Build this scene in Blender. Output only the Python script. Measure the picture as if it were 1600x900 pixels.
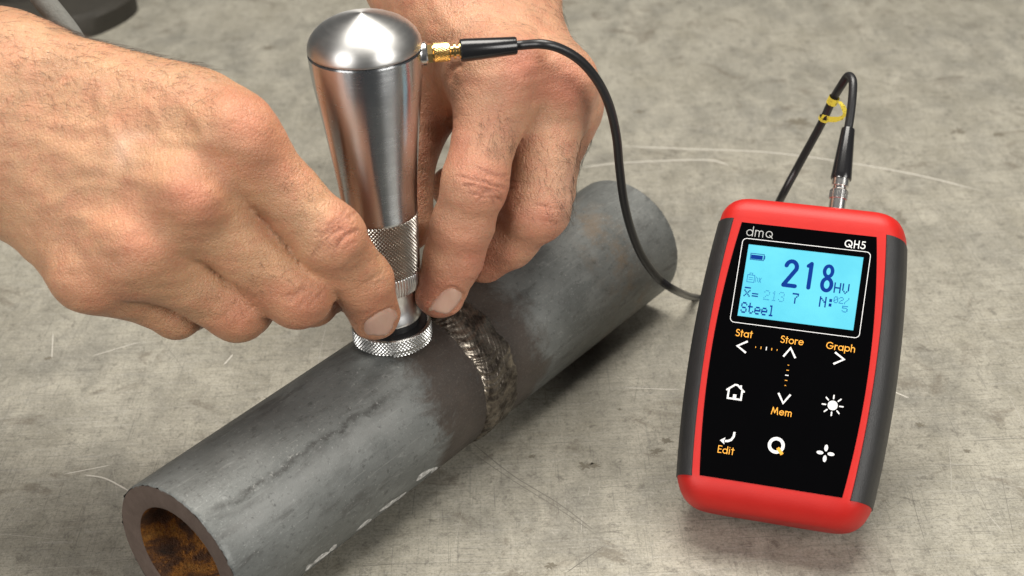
import bpy, math, random
import numpy as np
from mathutils import Matrix, Vector
random.seed(7); RNG = np.random.default_rng(7)
for o in list(bpy.data.objects): bpy.data.objects.remove(o)
SC = bpy.context.scene
COL = SC.collection
S = 0.001                                     # all lengths below are millimetres

# ------------------------------------------------------------------ camera
CAM = np.array([0, 0, 296.35]); FOC = 2324.45
FW = np.array([0, 0.85607534, -0.51685106]); RT = np.array([0.99889808, -0.02425689, -0.04017739]); UP = np.array([0.04693207, 0.51628153, 0.85513201])
cd = bpy.data.cameras.new('camera'); cam = bpy.data.objects.new('camera', cd); COL.objects.link(cam)
cd.sensor_width = 36; cd.lens = 36 * FOC / 1600; cd.clip_start = 0.01; cd.clip_end = 50
cam.matrix_world = Matrix(((RT[0], UP[0], -FW[0], 0), (RT[1], UP[1], -FW[1], 0), (RT[2], UP[2], -FW[2], CAM[2] * S), (0, 0, 0, 1)))
cd.dof.use_dof = True; cd.dof.focus_distance = 0.435; cd.dof.aperture_fstop = 20
SC.camera = cam
# ------------------------------------------------------------------ world, lamps, exposure
W = bpy.data.worlds.new('World'); SC.world = W; W.use_nodes = True
bg = W.node_tree.nodes['Background']; bg.inputs[0].default_value = (0.93, 0.97, 1.0, 1); bg.inputs[1].default_value = 0.06
def area(name, loc, target, sx, sy, power, col):
    l = bpy.data.lights.new(name, 'AREA'); l.shape = 'RECTANGLE'; l.size = sx; l.size_y = sy; l.energy = power; l.color = col
    o = bpy.data.objects.new(name, l); COL.objects.link(o); o.location = loc
    o.rotation_euler = (Vector(target) - Vector(loc)).to_track_quat('-Z', 'Y').to_euler(); return o
area('ceiling_lamp', (0.08, 0.62, 1.10), (0.03, 0.48, 0), 0.78, 0.54, 18.0, (1.0, 0.955, 0.88))
area('softbox_lamp', (-0.58, -0.26, 0.46), (-0.03, 0.40, 0.05), 0.42, 0.42, 5.4, (1.0, 0.97, 0.93))
area('softbox_lamp_right', (0.62, -0.24, 0.48), (0.0, 0.40, 0.05), 0.46, 0.42, 6.2, (1.0, 0.97, 0.92))
SC.view_settings.view_transform = 'Standard'; SC.view_settings.look = 'None'; SC.view_settings.exposure = 0.20; SC.view_settings.gamma = 1
SC.view_settings.use_curve_mapping = False

# ------------------------------------------------------------------ helpers
def ray(px, py): return FW + RT * (px - 800) / FOC - UP * (py - 450) / FOC
def at(px, py, D): return CAM + ray(px, py) * D          # a point at distance D along the view axis
def atz(px, py, z): d = ray(px, py); return CAM + d * ((z - CAM[2]) / d[2])
def proj(P):
    d = np.asarray(P) - CAM; z = d @ FW
    return 800 + FOC * (d @ RT) / z, 450 - FOC * (d @ UP) / z
def unit(v): v = np.asarray(v, float); return v / (np.linalg.norm(v) + 1e-12)
def spline(pts, n=8):
    P = np.asarray(pts, float); P = np.vstack([2 * P[0] - P[1], P, 2 * P[-1] - P[-2]]); out = []
    for i in range(1, len(P) - 2):
        for k in range(n):
            t = k / n
            out.append(0.5 * (2 * P[i] + (P[i + 1] - P[i - 1]) * t + (2 * P[i - 1] - 5 * P[i] + 4 * P[i + 1] - P[i + 2]) * t * t + (3 * P[i] - P[i - 1] - 3 * P[i + 1] + P[i + 2]) * t ** 3))
    out.append(P[-2]); return np.array(out)
def mesh(name, V, F, mat=None, parent=None, smooth=30, local=True, kind=None):
    """one mesh object; V in mm, local to the parent frame (or world mm with local=False)"""
    V = np.asarray(V, float) * S
    if not local and parent is not None:
        Mi = np.array(parent.matrix_basis.inverted()); V = V @ Mi[:3, :3].T + Mi[:3, 3]
    me = bpy.data.meshes.new(name); me.from_pydata([tuple(map(float, v)) for v in V] if len(V) < 5000 else V.tolist(), [], F if isinstance(F, list) else F.tolist()); me.update()
    if smooth is not None:
        me.polygons.foreach_set('use_smooth', [True] * len(me.polygons))
        if smooth < 180: me.set_sharp_from_angle(angle=math.radians(smooth))
    if mat: me.materials.append(mat)
    o = bpy.data.objects.new(name, me); COL.objects.link(o)
    if parent is not None: o.parent = parent
    if kind: o['kind'] = kind
    return o
def thing(name, label, cat, M):
    o = bpy.data.objects.new(name, None); COL.objects.link(o); o.empty_display_size = 0.01
    o.matrix_basis = M; o['label'] = label; o['category'] = cat; return o
def frame(X, Y, Z, O): return Matrix(((X[0], Y[0], Z[0], O[0] * S), (X[1], Y[1], Z[1], O[1] * S), (X[2], Y[2], Z[2], O[2] * S), (0, 0, 0, 1)))
def grid_faces(nu, nv, cu=False, cv=False):
    F = []
    for i in range(nu if cu else nu - 1):
        for j in range(nv if cv else nv - 1):
            a = i * nv + j; b = ((i + 1) % nu) * nv + j; c = ((i + 1) % nu) * nv + (j + 1) % nv; d = i * nv + (j + 1) % nv
            F.append((a, b, c, d))
    return F
def lathe(profile, n=96, dr=None):
    """profile (r,z) from top to bottom; optional dr(theta, r, z, i) displacement"""
    V = []
    for k in range(n):
        t = 2 * math.pi * k / n
        for i, (r, z) in enumerate(profile):
            rr = r + (dr(t, r, z) if dr else 0)
            V.append((rr * math.cos(t), rr * math.sin(t), z))
    return np.array(V), grid_faces(n, len(profile), cu=True)
def tube(pts, rad, n=14, caps=True):
    P = np.asarray(pts, float); m = len(P); T = np.gradient(P, axis=0); T /= np.linalg.norm(T, axis=1, keepdims=True) + 1e-12
    u = unit(np.cross(T[0], [0.3, 0.2, 1])); V = []
    rad = np.full(m, rad) if np.isscalar(rad) else np.asarray(rad)
    for i in range(m):
        u = unit(u - T[i] * (u @ T[i])); w = np.cross(T[i], u)
        for k in range(n):
            a = 2 * math.pi * k / n; V.append(P[i] + rad[i] * (math.cos(a) * u + math.sin(a) * w))
    F = grid_faces(m, n, cv=True)
    if caps: F = F + [tuple(range(n))[::-1], tuple((m - 1) * n + k for k in range(n))]
    return np.array(V), F
def turned(profile, A, B, n=32):
    """lathe along the axis A->B; profile (radius, distance from A)"""
    A = np.asarray(A, float); d = unit(np.asarray(B) - A); u = unit(np.cross(d, [0.1, 0.3, 1])); w = np.cross(d, u)
    V, F = lathe(profile, n); return A + V[:, :1] * u + V[:, 1:2] * w + V[:, 2:] * d, F
def merge(*VF):
    V = []; F = []; o = 0
    for v, f in VF:
        V.append(np.asarray(v, float)); F += [tuple(int(i) + o for i in q) for q in f]; o += len(v)
    return np.vstack(V), F

# ------------------------------------------------------------------ materials
class Mat:
    def __init__(s, name):
        s.m = bpy.data.materials.new(name); s.m.use_nodes = True; s.t = s.m.node_tree; s.n = s.t.nodes; s.b = s.n['Principled BSDF']
    def set(s, **k):
        for a, v in k.items():
            i = s.b.inputs[{'color': 'Base Color', 'rough': 'Roughness', 'metal': 'Metallic', 'spec': 'Specular IOR Level', 'coat': 'Coat Weight', 'coat_rough': 'Coat Roughness', 'sss': 'Subsurface Weight', 'sss_scale': 'Subsurface Scale', 'sss_rad': 'Subsurface Radius', 'em': 'Emission Color', 'ems': 'Emission Strength', 'aniso': 'Anisotropic', 'normal': 'Normal', 'trans': 'Transmission Weight', 'sheen': 'Sheen Weight'}[a]]
            if isinstance(v, bpy.types.NodeSocket): s.t.links.new(v, i)
            else: i.default_value = (*v, 1) if isinstance(v, tuple) and len(v) == 3 and a != 'sss_rad' else v
        return s
    def add(s, typ, **ins):
        n = s.n.new(typ)
        for k, v in ins.items():
            if k.startswith('_'): setattr(n, k[1:], v); continue
            i = n.inputs[int(k[1:])] if k[0] == 'i' and k[1:].isdigit() else n.inputs[k.replace('__', ' ')]
            if isinstance(v, bpy.types.NodeSocket): s.t.links.new(v, i)
            else: i.default_value = (*v, 1) if isinstance(v, tuple) and len(v) == 3 and i.type == 'RGBA' else v
        return n
    def coord(s, scale=(1, 1, 1), rot=(0, 0, 0), loc=(0, 0, 0), src='Object'):
        c = s.add('ShaderNodeTexCoord').outputs[src]
        return s.add('ShaderNodeMapping', Vector=c, Scale=tuple(x * 1000 for x in scale) if src == 'Object' else scale, Rotation=rot, Location=loc).outputs[0]
    def noise(s, vec, scale, detail=4, rough=.55, dist=0): return s.add('ShaderNodeTexNoise', Vector=vec, Scale=scale, Detail=detail, Roughness=rough, Distortion=dist).outputs[0]
    def vor(s, vec, scale, feat='F1'): return s.add('ShaderNodeTexVoronoi', _feature=feat, Vector=vec, Scale=scale).outputs['Distance']
    def ramp(s, f, stops):
        r = s.n.new('ShaderNodeValToRGB'); s.t.links.new(f, r.inputs[0]); e = r.color_ramp.elements
        while len(e) < len(stops): e.new(.5)
        for x, (p, c) in zip(e, stops): x.position = p; x.color = (*c, 1) if isinstance(c, tuple) else (c, c, c, 1)
        return r.outputs[0]
    def mix(s, f, a, b, typ='MIX'):
        n = s.n.new('ShaderNodeMix'); n.data_type = 'RGBA'; n.blend_type = typ
        for i, v in ((0, f), (6, a), (7, b)):
            if isinstance(v, bpy.types.NodeSocket): s.t.links.new(v, n.inputs[i])
            else: n.inputs[i].default_value = (*v, 1) if isinstance(v, tuple) else v
        return n.outputs[2]
    def math(s, op, a, b=0.0, c=0.0, clamp=False):
        n = s.n.new('ShaderNodeMath'); n.operation = op; n.use_clamp = clamp
        for i, v in enumerate((a, b, c)):
            if isinstance(v, bpy.types.NodeSocket): s.t.links.new(v, n.inputs[i])
            else: n.inputs[i].default_value = v
        return n.outputs[0]
    def bump(s, h, strength, dist, prev=None):
        k = dict(Height=h, Strength=strength, Distance=dist)
        if prev is not None: k['Normal'] = prev
        return s.add('ShaderNodeBump', **k).outputs[0]
    def attr(s, name): return s.add('ShaderNodeAttribute', _attribute_name=name)
def plain(name, col, rough=.5, metal=0., **k): return Mat(name).set(color=col, rough=rough, metal=metal, **k).m

# --- table sheet
m = Mat('worn_steel_sheet'); c = m.coord()
big = m.noise(c, .012, 5, .6); mid = m.noise(m.coord((1, .6, 1)), .06, 6, .65, .4); fine = m.noise(m.coord((.35, 1.3, 1), (0, 0, .05)), .5, 5, .7)
fib = m.noise(m.coord((.06, 1.6, 1), (0, 0, -.06)), .6, 3, .6); fib2 = m.noise(m.coord((1.5, .05, 1), (0, 0, .1)), .6, 3, .6)
base = m.mix(m.ramp(big, [(.35, 0.), (.65, 1.)]), (.232, .222, .185), (.31, .288, .228))
pat = m.noise(m.coord((1, 1, 1), (0, 0, .6)), .022, 6, .62, .6); base = m.mix(m.math('MULTIPLY', m.ramp(pat, [(.46, 0.), (.66, 1.)]), .45), base, (.195, .19, .17))
base = m.mix(m.ramp(mid, [(.40, 0.), (.66, 1.)]), base, (.38, .358, .295))
grit = m.noise(m.coord((1, .8, 1), (0, 0, .3)), .28, 8, .78, .5); base = m.mix(m.math('MULTIPLY', m.ramp(grit, [(.54, 0.), (.64, 1.)]), .75), base, (.12, .11, .09))
base = m.mix(m.math('MULTIPLY', m.ramp(grit, [(.36, 1.), (.45, 0.)]), .5), base, (.40, .38, .33))
base = m.mix(m.math('MULTIPLY', m.ramp(fine, [(.35, 1.), (.55, 0.)]), .35), base, (.15, .14, .12))
base = m.mix(m.math('MULTIPLY', m.ramp(fib, [(.55, 0.), (.75, 1.)]), .35), base, (.42, .41, .38))
base = m.mix(m.math('MULTIPLY', m.ramp(fib2, [(.28, 1.), (.42, 0.)]), .35), base, (.13, .125, .11))
stain = m.noise(c, .035, 7, .68, 1.2); base = m.mix(m.math('MULTIPLY', m.ramp(stain, [(.58, 0.), (.66, 1.)]), .7), base, (.15, .13, .10))
spot = m.noise(m.coord((1, 1, 1), (0, 0, 1)), .16, 4, .6, .8); base = m.mix(m.math('MULTIPLY', m.ramp(spot, [(.70, 0.), (.76, 1.)]), .7), base, (.10, .09, .075))
mic = m.noise(m.coord((1, 1, 1), (0, 0, .9)), 1.1, 5, .8); base = m.mix(m.math('MULTIPLY', m.ramp(mic, [(.53, 0.), (.62, 1.)]), .62), base, (.115, .107, .09))
base = m.mix(m.math('MULTIPLY', m.ramp(mic, [(.36, 1.), (.46, 0.)]), .5), base, (.42, .40, .35))
hl1 = m.noise(m.coord((.03, 2.2, 1), (0, 0, .03)), 1.0, 4, .7); base = m.mix(m.math('MULTIPLY', m.ramp(hl1, [(.585, 0.), (.64, 1.)]), .7), base, (.13, .122, .105))
hl2 = m.noise(m.coord((2.2, .03, 1), (0, 0, .08)), 1.0, 4, .7); base = m.mix(m.math('MULTIPLY', m.ramp(hl2, [(.605, 0.), (.66, 1.)]), .7), base, (.13, .122, .105))
hl3 = m.noise(m.coord((.03, 2.0, 1), (0, 0, -.5)), 1.0, 4, .7); base = m.mix(m.math('MULTIPLY', m.ramp(hl3, [(.63, 0.), (.67, 1.)]), .55), base, (.40, .385, .34))
rg = m.ramp(mid, [(.3, .46), (.7, .60)]); hb = m.bump(fine, .12, .0004, m.bump(mid, .15, .002))
m.set(color=base, rough=rg, metal=.18, spec=.35, normal=hb); M_TABLE = m.m
M_SCR_L = plain('bare_scratch', (.42, .40, .355), .45, .2); M_SCR_D = plain('dirty_scratch', (.13, .12, .10), .7); M_SPOT = plain('dirt_spot', (.135, .12, .09), .7)

# --- pipe (object x runs along the pipe, mm = 0.001)
m = Mat('scaled_steel_pipe'); c = m.coord(); sep = m.add('ShaderNodeSeparateXYZ', Vector=m.add('ShaderNodeTexCoord').outputs['Object'])
X = m.math('MULTIPLY', sep.outputs[0], 1000.)
ang = m.math('ARCTAN2', m.math('SUBTRACT', sep.outputs[2], .02415), sep.outputs[1])
cyl = m.add('ShaderNodeCombineXYZ', X=X, Y=m.math('MULTIPLY', ang, 24.), Z=0.).outputs[0]
n1 = m.noise(cyl, .05, 5, .6); streak = m.noise(m.add('ShaderNodeMapping', Vector=cyl, Scale=(.25, 1, 1)).outputs[0], .11, 6, .62, .5); spk = m.noise(cyl, 1.1, 4, .75)
base = m.mix(m.ramp(n1, [(.35, 0.), (.65, 1.)]), (.115, .121, .116), (.165, .172, .165))
base = m.mix(m.math('MULTIPLY', m.ramp(streak, [(.56, 0.), (.63, 1.)]), .75), base, (.08, .08, .076))
base = m.mix(m.math('MULTIPLY', m.ramp(streak, [(.30, 1.), (.40, 0.)]), .45), base, (.235, .243, .235))
scl = m.noise(m.add('ShaderNodeMapping', Vector=cyl, Scale=(.5, 1, 1)).outputs[0], .35, 8, .8, .3); base = m.mix(m.math('MULTIPLY', m.ramp(scl, [(.55, 0.), (.62, 1.)]), .65), base, (.085, .086, .082))
base = m.mix(m.math('MULTIPLY', m.ramp(scl, [(.36, 1.), (.43, 0.)]), .5), base, (.25, .258, .248))
scr = m.noise(m.add('ShaderNodeMapping', Vector=cyl, Scale=(.06, 2.0, 1), Rotation=(0, 0, .5)).outputs[0], .7, 3, .6); base = m.mix(m.math('MULTIPLY', m.ramp(scr, [(.64, 0.), (.68, 1.)]), .28), base, (.33, .335, .32))
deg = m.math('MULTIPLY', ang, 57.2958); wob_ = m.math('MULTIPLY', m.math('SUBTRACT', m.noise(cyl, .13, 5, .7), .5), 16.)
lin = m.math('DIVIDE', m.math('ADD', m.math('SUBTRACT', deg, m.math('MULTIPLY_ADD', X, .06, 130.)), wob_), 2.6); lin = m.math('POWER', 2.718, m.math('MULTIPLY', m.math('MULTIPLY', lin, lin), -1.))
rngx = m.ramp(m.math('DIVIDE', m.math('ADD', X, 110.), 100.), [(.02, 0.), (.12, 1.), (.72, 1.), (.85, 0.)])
pale_band = m.math('DIVIDE', m.math('ADD', m.math('SUBTRACT', deg, 140.), wob_), 9.); pale_band = m.math('POWER', 2.718, m.math('MULTIPLY', m.math('MULTIPLY', pale_band, pale_band), -1.))  # paler lengthwise band beside the dark line
base = m.mix(m.math('MULTIPLY', m.math('MULTIPLY', pale_band, rngx), .55), base, (.255, .26, .25))
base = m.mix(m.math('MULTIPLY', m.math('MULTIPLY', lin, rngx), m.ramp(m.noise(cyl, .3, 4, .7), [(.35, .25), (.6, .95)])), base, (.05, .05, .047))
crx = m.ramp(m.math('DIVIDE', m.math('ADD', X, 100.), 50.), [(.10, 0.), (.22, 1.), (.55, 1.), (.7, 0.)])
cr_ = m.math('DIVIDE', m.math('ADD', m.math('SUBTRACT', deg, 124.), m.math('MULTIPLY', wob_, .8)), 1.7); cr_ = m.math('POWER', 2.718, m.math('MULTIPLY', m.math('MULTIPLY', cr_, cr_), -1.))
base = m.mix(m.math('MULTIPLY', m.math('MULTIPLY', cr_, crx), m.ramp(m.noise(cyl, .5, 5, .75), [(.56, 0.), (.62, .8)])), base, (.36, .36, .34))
edge = m.math('ADD', X, m.math('MULTIPLY', m.math('SUBTRACT', m.noise(cyl, .10, 6, .7, .6), .5), 34.))
haz = m.math('MULTIPLY', m.ramp(m.math('DIVIDE', m.math('ADD', edge, 40.), 100.), [(.13, 0.), (.20, 1.), (.62, 1.), (.72, 0.)]), .92)
base = m.mix(haz, base, m.mix(m.noise(cyl, .12, 5, .6), (.036, .029, .024), (.088, .068, .056)))
nearw = m.ramp(m.math('DIVIDE', m.math('ADD', X, 16.), 44.), [(.08, 0.), (.26, 1.), (.58, 1.), (.80, 0.)]); base = m.mix(m.math('MULTIPLY', nearw, .55), base, (.034, .027, .023))
base = m.mix(m.math('MULTIPLY', m.math('MULTIPLY', haz, m.ramp(spk, [(.52, 0.), (.66, 1.)])), .3), base, (.15, .13, .11))
rustx = m.math('ADD', X, m.math('MULTIPLY', m.math('SUBTRACT', m.noise(cyl, .09, 7, .75), .5), 30.))
rust = m.math('MULTIPLY', m.ramp(m.math('DIVIDE', rustx, 120.), [(.52, 0.), (.60, 1.), (.66, 1.), (.78, 0.)]), m.ramp(m.noise(cyl, .06, 6, .8), [(.46, 0.), (.60, 1.)]))
base = m.mix(m.math('MULTIPLY', rust, .7), base, (.17, .125, .085))
base = m.mix(m.math('MULTIPLY', m.math('MULTIPLY', m.ramp(spk, [(.60, 0.), (.67, 1.)]), m.math('SUBTRACT', 1.0, haz)), .6), base, (.34, .345, .33))
pitn = m.noise(cyl, .45, 5, .7); base = m.mix(m.math('MULTIPLY', m.ramp(pitn, [(.34, 1.), (.42, 0.)]), .6), base, (.06, .06, .057))
nb = m.bump(spk, .25, .0004, m.bump(streak, .35, .0012))
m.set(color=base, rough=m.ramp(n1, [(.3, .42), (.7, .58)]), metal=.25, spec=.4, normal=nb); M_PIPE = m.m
m = Mat('sawn_pipe_end'); c = m.coord(); n1 = m.noise(c, .25, 5, .7)
m.set(color=m.mix(n1, (.075, .052, .042), (.155, .115, .095)), rough=.65, metal=.2, spec=.3, normal=m.bump(m.noise(c, 1.2, 3), .2, .0005)); M_END = m.m
m = Mat('rusty_bore'); c = m.coord(); n1 = m.noise(c, .055, 6, .65, .7)
m.set(color=m.mix(m.ramp(m.noise(c, 1.0, 5, .7), [(.3, 0.), (.75, 1.)]), m.ramp(n1, [(.38, (.06, .046, .038)), (.46, (.16, .075, .035)), (.51, (.50, .20, .036)), (.62, (.52, .25, .055)), (.70, (.11, .10, .09))]), (.10, .05, .03)), rough=.85, spec=.2, normal=m.bump(m.noise(c, .9, 5, .7), .7, .001)); M_BORE = m.m
m = Mat('weld_metal'); c = m.coord(); n1 = m.noise(c, .22, 6, .7)
m.set(color=m.mix(m.ramp(n1, [(.40, 0.), (.64, 1.)]), (.055, .045, .037), (.30, .262, .215)), rough=m.ramp(n1, [(.35, .46), (.65, .26)]), metal=.88, normal=m.bump(m.noise(c, .9, 3, .6), .3, .0004)); M_WELD = m.m
m = Mat('chalk_paint'); m.set(color=m.mix(m.ramp(m.noise(m.coord(), .6, 5, .7), [(.45, 0.), (.6, 1.)]), (.30, .30, .29), (.72, .72, .70)), rough=.8); M_CHALK = m.m
# --- probe
def steel(name, col, rough, streaks=True, aniso=.6):
    m = Mat(name); sp = m.add('ShaderNodeSeparateXYZ', Vector=m.add('ShaderNodeTexCoord').outputs['Object'])
    a = m.math('ARCTAN2', sp.outputs[1], sp.outputs[0]); v = m.add('ShaderNodeCombineXYZ', X=m.math('MULTIPLY', a, 2.), Y=0., Z=m.math('MULTIPLY', sp.outputs[2], 1000.)).outputs[0]
    n = m.noise(m.add('ShaderNodeMapping', Vector=v, Scale=(.25, 1, 3.2)).outputs[0], 1.0, 5, .7)
    m.set(color=m.mix(n, tuple(x * .9 for x in col), col), rough=m.math('ADD', m.math('MULTIPLY_ADD', n, .10, rough), m.math('MULTIPLY', m.ramp(m.noise(m.coord(), .16, 5, .7), [(.48, 0.), (.68, 1.)]), .03)), metal=1.); m.b.inputs['Anisotropic Rotation'].default_value = .25
    if streaks: m.set(normal=m.bump(n, .04, .0001))
    t = m.add('ShaderNodeTangent', _direction_type='RADIAL', _axis='Z'); m.set(aniso=aniso); m.t.links.new(t.outputs[0], m.b.inputs['Tangent']); return m.m
M_STEEL = steel('brushed_steel', (.60, .615, .63), .20, aniso=.93); M_CAP = steel('spun_steel_cap', (.60, .595, .58), .35, aniso=.6); M_NECK = steel('turned_aluminium', (.80, .80, .80), .26, aniso=.3)
M_KNURL = plain('knurled_steel', (.44, .405, .36), .34, 1.); M_KNURL2 = plain('knurled_ring_steel', (.52, .52, .51), .34, 1.); M_BLACK = plain('black_rubber', (.012, .012, .013), .35)
M_GOLD = plain('gold_plating', (.86, .60, .25), .22, 1.); M_NICKEL = plain('nickel_plating', (.72, .71, .69), .25, 1.)
m = Mat('cable_jacket'); m.set(color=(.014, .014, .015), rough=.36, spec=.5, normal=m.bump(m.noise(m.coord(), 2.0, 3), .08, .0003)); M_CABLE = m.m
M_SLEEVE = plain('glossy_sleeve', (.011, .011, .012), .22)
m = Mat('yellow_tag_paper'); m.set(color=m.mix(m.ramp(m.noise(m.coord(), 1.1, 3, .7), [(.58, 0.), (.64, 1.)]), (.66, .53, .05), (.20, .15, .02)), rough=.6); M_TAG = m.m
# --- gauge
m = Mat('red_plastic'); c = m.coord(); m.set(color=m.mix(m.noise(c, .15, 4), (.42, .010, .008), (.49, .016, .011)), rough=.48, spec=.33, sss=.05, sss_scale=.002, normal=m.bump(m.noise(c, 2.6, 3), .22, .0002)); M_RED = m.m
m = Mat('grey_rubber_grip'); c = m.coord(); m.set(color=m.mix(m.noise(c, .2, 6, .7), (.012, .012, .0125), (.024, .024, .025)), rough=.46, spec=.45, normal=m.bump(m.noise(c, 3.0, 3), .45, .0003)); M_GRIP = m.m
m = Mat('black_membrane'); c = m.coord(); m.set(color=(.0015, .0015, .0018), rough=m.ramp(m.noise(c, .2, 5), [(.4, .32), (.7, .42)]), spec=.004); M_PANEL = m.m
M_WHITE = plain('white_print', (.66, .66, .66), .55); M_LOGO = plain('grey_print', (.38, .38, .37), .5); M_AMBER = plain('amber_print', (.80, .36, .035), .5)
m = Mat('backlit_lcd'); c = m.coord(); m.set(color=(.05, .25, .3), rough=.35, em=m.mix(m.ramp(m.noise(c, .07, 4, .6), [(.35, 0.), (.65, 1.)]), (.065, .50, .74), (.13, .66, .84)), ems=.50); M_LCD = m.m
M_INK = plain('lcd_segment', (.004, .025, .16), .8, em=(.01, .05, .34), ems=.16, spec=0.0); M_INK2 = plain('lcd_faint_segment', (.02, .12, .30), .5, em=(.01, .13, .32), ems=.3, spec=0.0)
M_STAND = plain('black_stand_plastic', (.02, .02, .022), .5)
# --- skin
def skin(name, tone, red):
    m = Mat(name); c = m.coord(); a = m.attr('tint'); sc = m.add('ShaderNodeSeparateColor', Color=a.outputs['Color'])
    blot = m.noise(c, .07, 5, .6, .3); fine = m.noise(c, .45, 4, .7)
    col = m.mix(m.ramp(blot, [(.35, 0.), (.65, 1.)]), tuple(x * .80 for x in tone), tuple(min(1, x * 1.08) for x in tone))
    col = m.mix(m.math('MULTIPLY', m.ramp(m.noise(m.coord((1, 1, 1), (1, 2, 0)), .13, 4, .6), [(.47, 0.), (.62, 1.)]), .36), col, (tone[0] * 1.0, tone[1] * .74, tone[2] * .78))
    col = m.mix(m.math('MULTIPLY', m.ramp(m.noise(m.coord((1, 1, 1), (0, 1, 2)), .30, 5, .7), [(.54, 0.), (.66, 1.)]), .3), col, (tone[0] * .95, tone[1] * .70, tone[2] * .70))
    col = m.mix(m.math('MULTIPLY', sc.outputs[0], 1.0, clamp=True), col, red)
    col = m.mix(m.math('MULTIPLY', m.ramp(fine, [(.52, 0.), (.72, 1.)]), .28), col, tuple(x * .72 for x in red))
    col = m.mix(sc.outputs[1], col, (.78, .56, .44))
    col = m.mix(m.math('MULTIPLY', sc.outputs[2], .75), col, (.26, .095, .055))
    cells = m.vor(m.add('ShaderNodeVectorMath', _operation='ADD', i0=c, i1=m.add('ShaderNodeTexNoise', Vector=c, Scale=.6).outputs[1]).outputs[0], 1.05, 'DISTANCE_TO_EDGE')
    lines = m.noise(m.coord((1.0, .35, .7), (.4, .2, .9)), 1.3, 4, .65)
    nb = m.bump(m.ramp(cells, [(.0, 0.), (.18, 1.)]), .42, .00028, m.bump(lines, .55, .0009, m.bump(m.noise(c, .30, 5, .6), .16, .0012)))
    m.set(color=col, rough=m.ramp(fine, [(.3, .36), (.7, .50)]), spec=.5, sss=.20, sss_scale=.0026, sss_rad=(1.0, .34, .18), normal=nb); return m.m
M_SKIN = skin('skin', (.51, .282, .155), (.49, .165, .095)); M_SKIN2 = skin('skin_pinker', (.535, .288, .172), (.50, .170, .105))
m = Mat('nail_plate'); m.set(color=m.mix(m.noise(m.coord((1, 1, .2)), .5, 3), (.50, .29, .215), (.60, .39, .30)), rough=.20, spec=.6, sss=.2, sss_scale=.002, coat=.2); M_NAIL = m.m
m = Mat('nail_free_edge'); m.set(color=(.62, .50, .34), rough=.35, sss=.2, sss_scale=.001); M_NAILEDGE = m.m
M_HAIR = plain('body_hair', (.05, .03, .017), .5)
m = Mat('grey_cloth'); m.set(color=m.mix(m.noise(m.coord(), .6, 4), (.10, .10, .09), (.17, .17, .155)), rough=.9, normal=m.bump(m.noise(m.coord(), 1.5, 3), .4, .0006)); M_CLOTH = m.m
m = Mat('dark_cloth'); m.set(color=(.045, .03, .035), rough=.9); M_DCLOTH = m.m
m = Mat('dark_cast_iron'); m.set(color=m.mix(m.noise(m.coord(), .1, 5), (.018, .016, .012), (.036, .031, .023)), rough=.7, normal=m.bump(m.noise(m.coord(), .4, 4), .4, .001)); M_CAST = m.m

# ------------------------------------------------------------------ the table
tb = mesh('table_top', [(-1500, 292, 0), (1500, 292, 0), (1500, 2200, 0), (-1500, 2200, 0), (-1500, 292, -30), (1500, 292, -30), (1500, 2200, -30), (-1500, 2200, -30)], [(0, 1, 2, 3), (4, 7, 6, 5), (0, 4, 5, 1), (1, 5, 6, 2), (2, 6, 7, 3), (3, 7, 4, 0)], M_TABLE, smooth=None); tb['kind'] = 'structure'  # unseen front edge cut short so the probe body reflects a dark gap
def strip(pts, w, z):
    """flat ribbon on the plane z with tapering ends"""
    P = np.asarray(pts, float)[:, :2]; T = np.gradient(P, axis=0); T /= np.linalg.norm(T, axis=1, keepdims=True) + 1e-9
    N = np.stack([-T[:, 1], T[:, 0]], 1); k = np.linspace(0, 1, len(P)); ww = w * .5 * np.clip(np.minimum(k, 1 - k) * 8 + .15, 0, 1)
    V = np.vstack([np.column_stack([P + N * ww[:, None], np.full(len(P), z)]), np.column_stack([P - N * ww[:, None], np.full(len(P), z)])]); n = len(P)
    return V, [(i, i + n, i + n + 1, i + 1) for i in range(n - 1)]
def scratches(specs, name, mat, z):
    mesh(name, *merge(*[strip(p, w, z) for p, w in specs]), mat, tb, smooth=None, kind='stuff')
def scr_px(pts, w): return (spline([atz(x, y, 0) for x, y in pts], 10), w)
light = [scr_px([(905, 262), (980, 254), (1100, 250), (1140, 258)], .9), scr_px([(960, 228), (1080, 233), (1200, 238), (1330, 255), (1440, 275), (1540, 300)], .8),
         scr_px([(132, 742), (165, 748), (203, 768)], .5), scr_px([(100, 741), (172, 727)], .35), scr_px([(145, 556), (220, 534)], .35), scr_px([(350, 570), (364, 554)], .5),
         scr_px([(976, 606), (1062, 609)], .3), scr_px([(1392, 610), (1420, 622)], .5), scr_px([(81, 560), (83, 520)], .3)]
dark = [scr_px([(735, 690), (800, 742), (870, 785), (930, 830)], .30), scr_px([(730, 702), (800, 750), (868, 792), (931, 835)], .24), scr_px([(885, 895), (945, 852)], .3)]
for i in range(560):
    x, y = RNG.uniform(-260, 260), RNG.uniform(330, 640); L = RNG.exponential(11) + 3; a = RNG.choice([0.02, 1.5, RNG.uniform(0, 3.14)]) + RNG.normal(0, .12)
    p0 = np.array([x, y]); p1 = p0 + L * np.array([math.cos(a), math.sin(a)]); mid_ = (p0 + p1) / 2 + RNG.normal(0, L * .008, 2)
    (light if i % 5 < 2 else dark).append((spline([p0, mid_, p1], 4), RNG.uniform(.06, .16)))
scratches(light[:9], 'pale_scratches', plain('pale_scratch', (.56, .53, .47), .5, .1), .05); scratches(light[9:], 'light_scratches', M_SCR_L, .02); scratches(dark, 'dark_scratches', M_SCR_D, .035)
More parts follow.
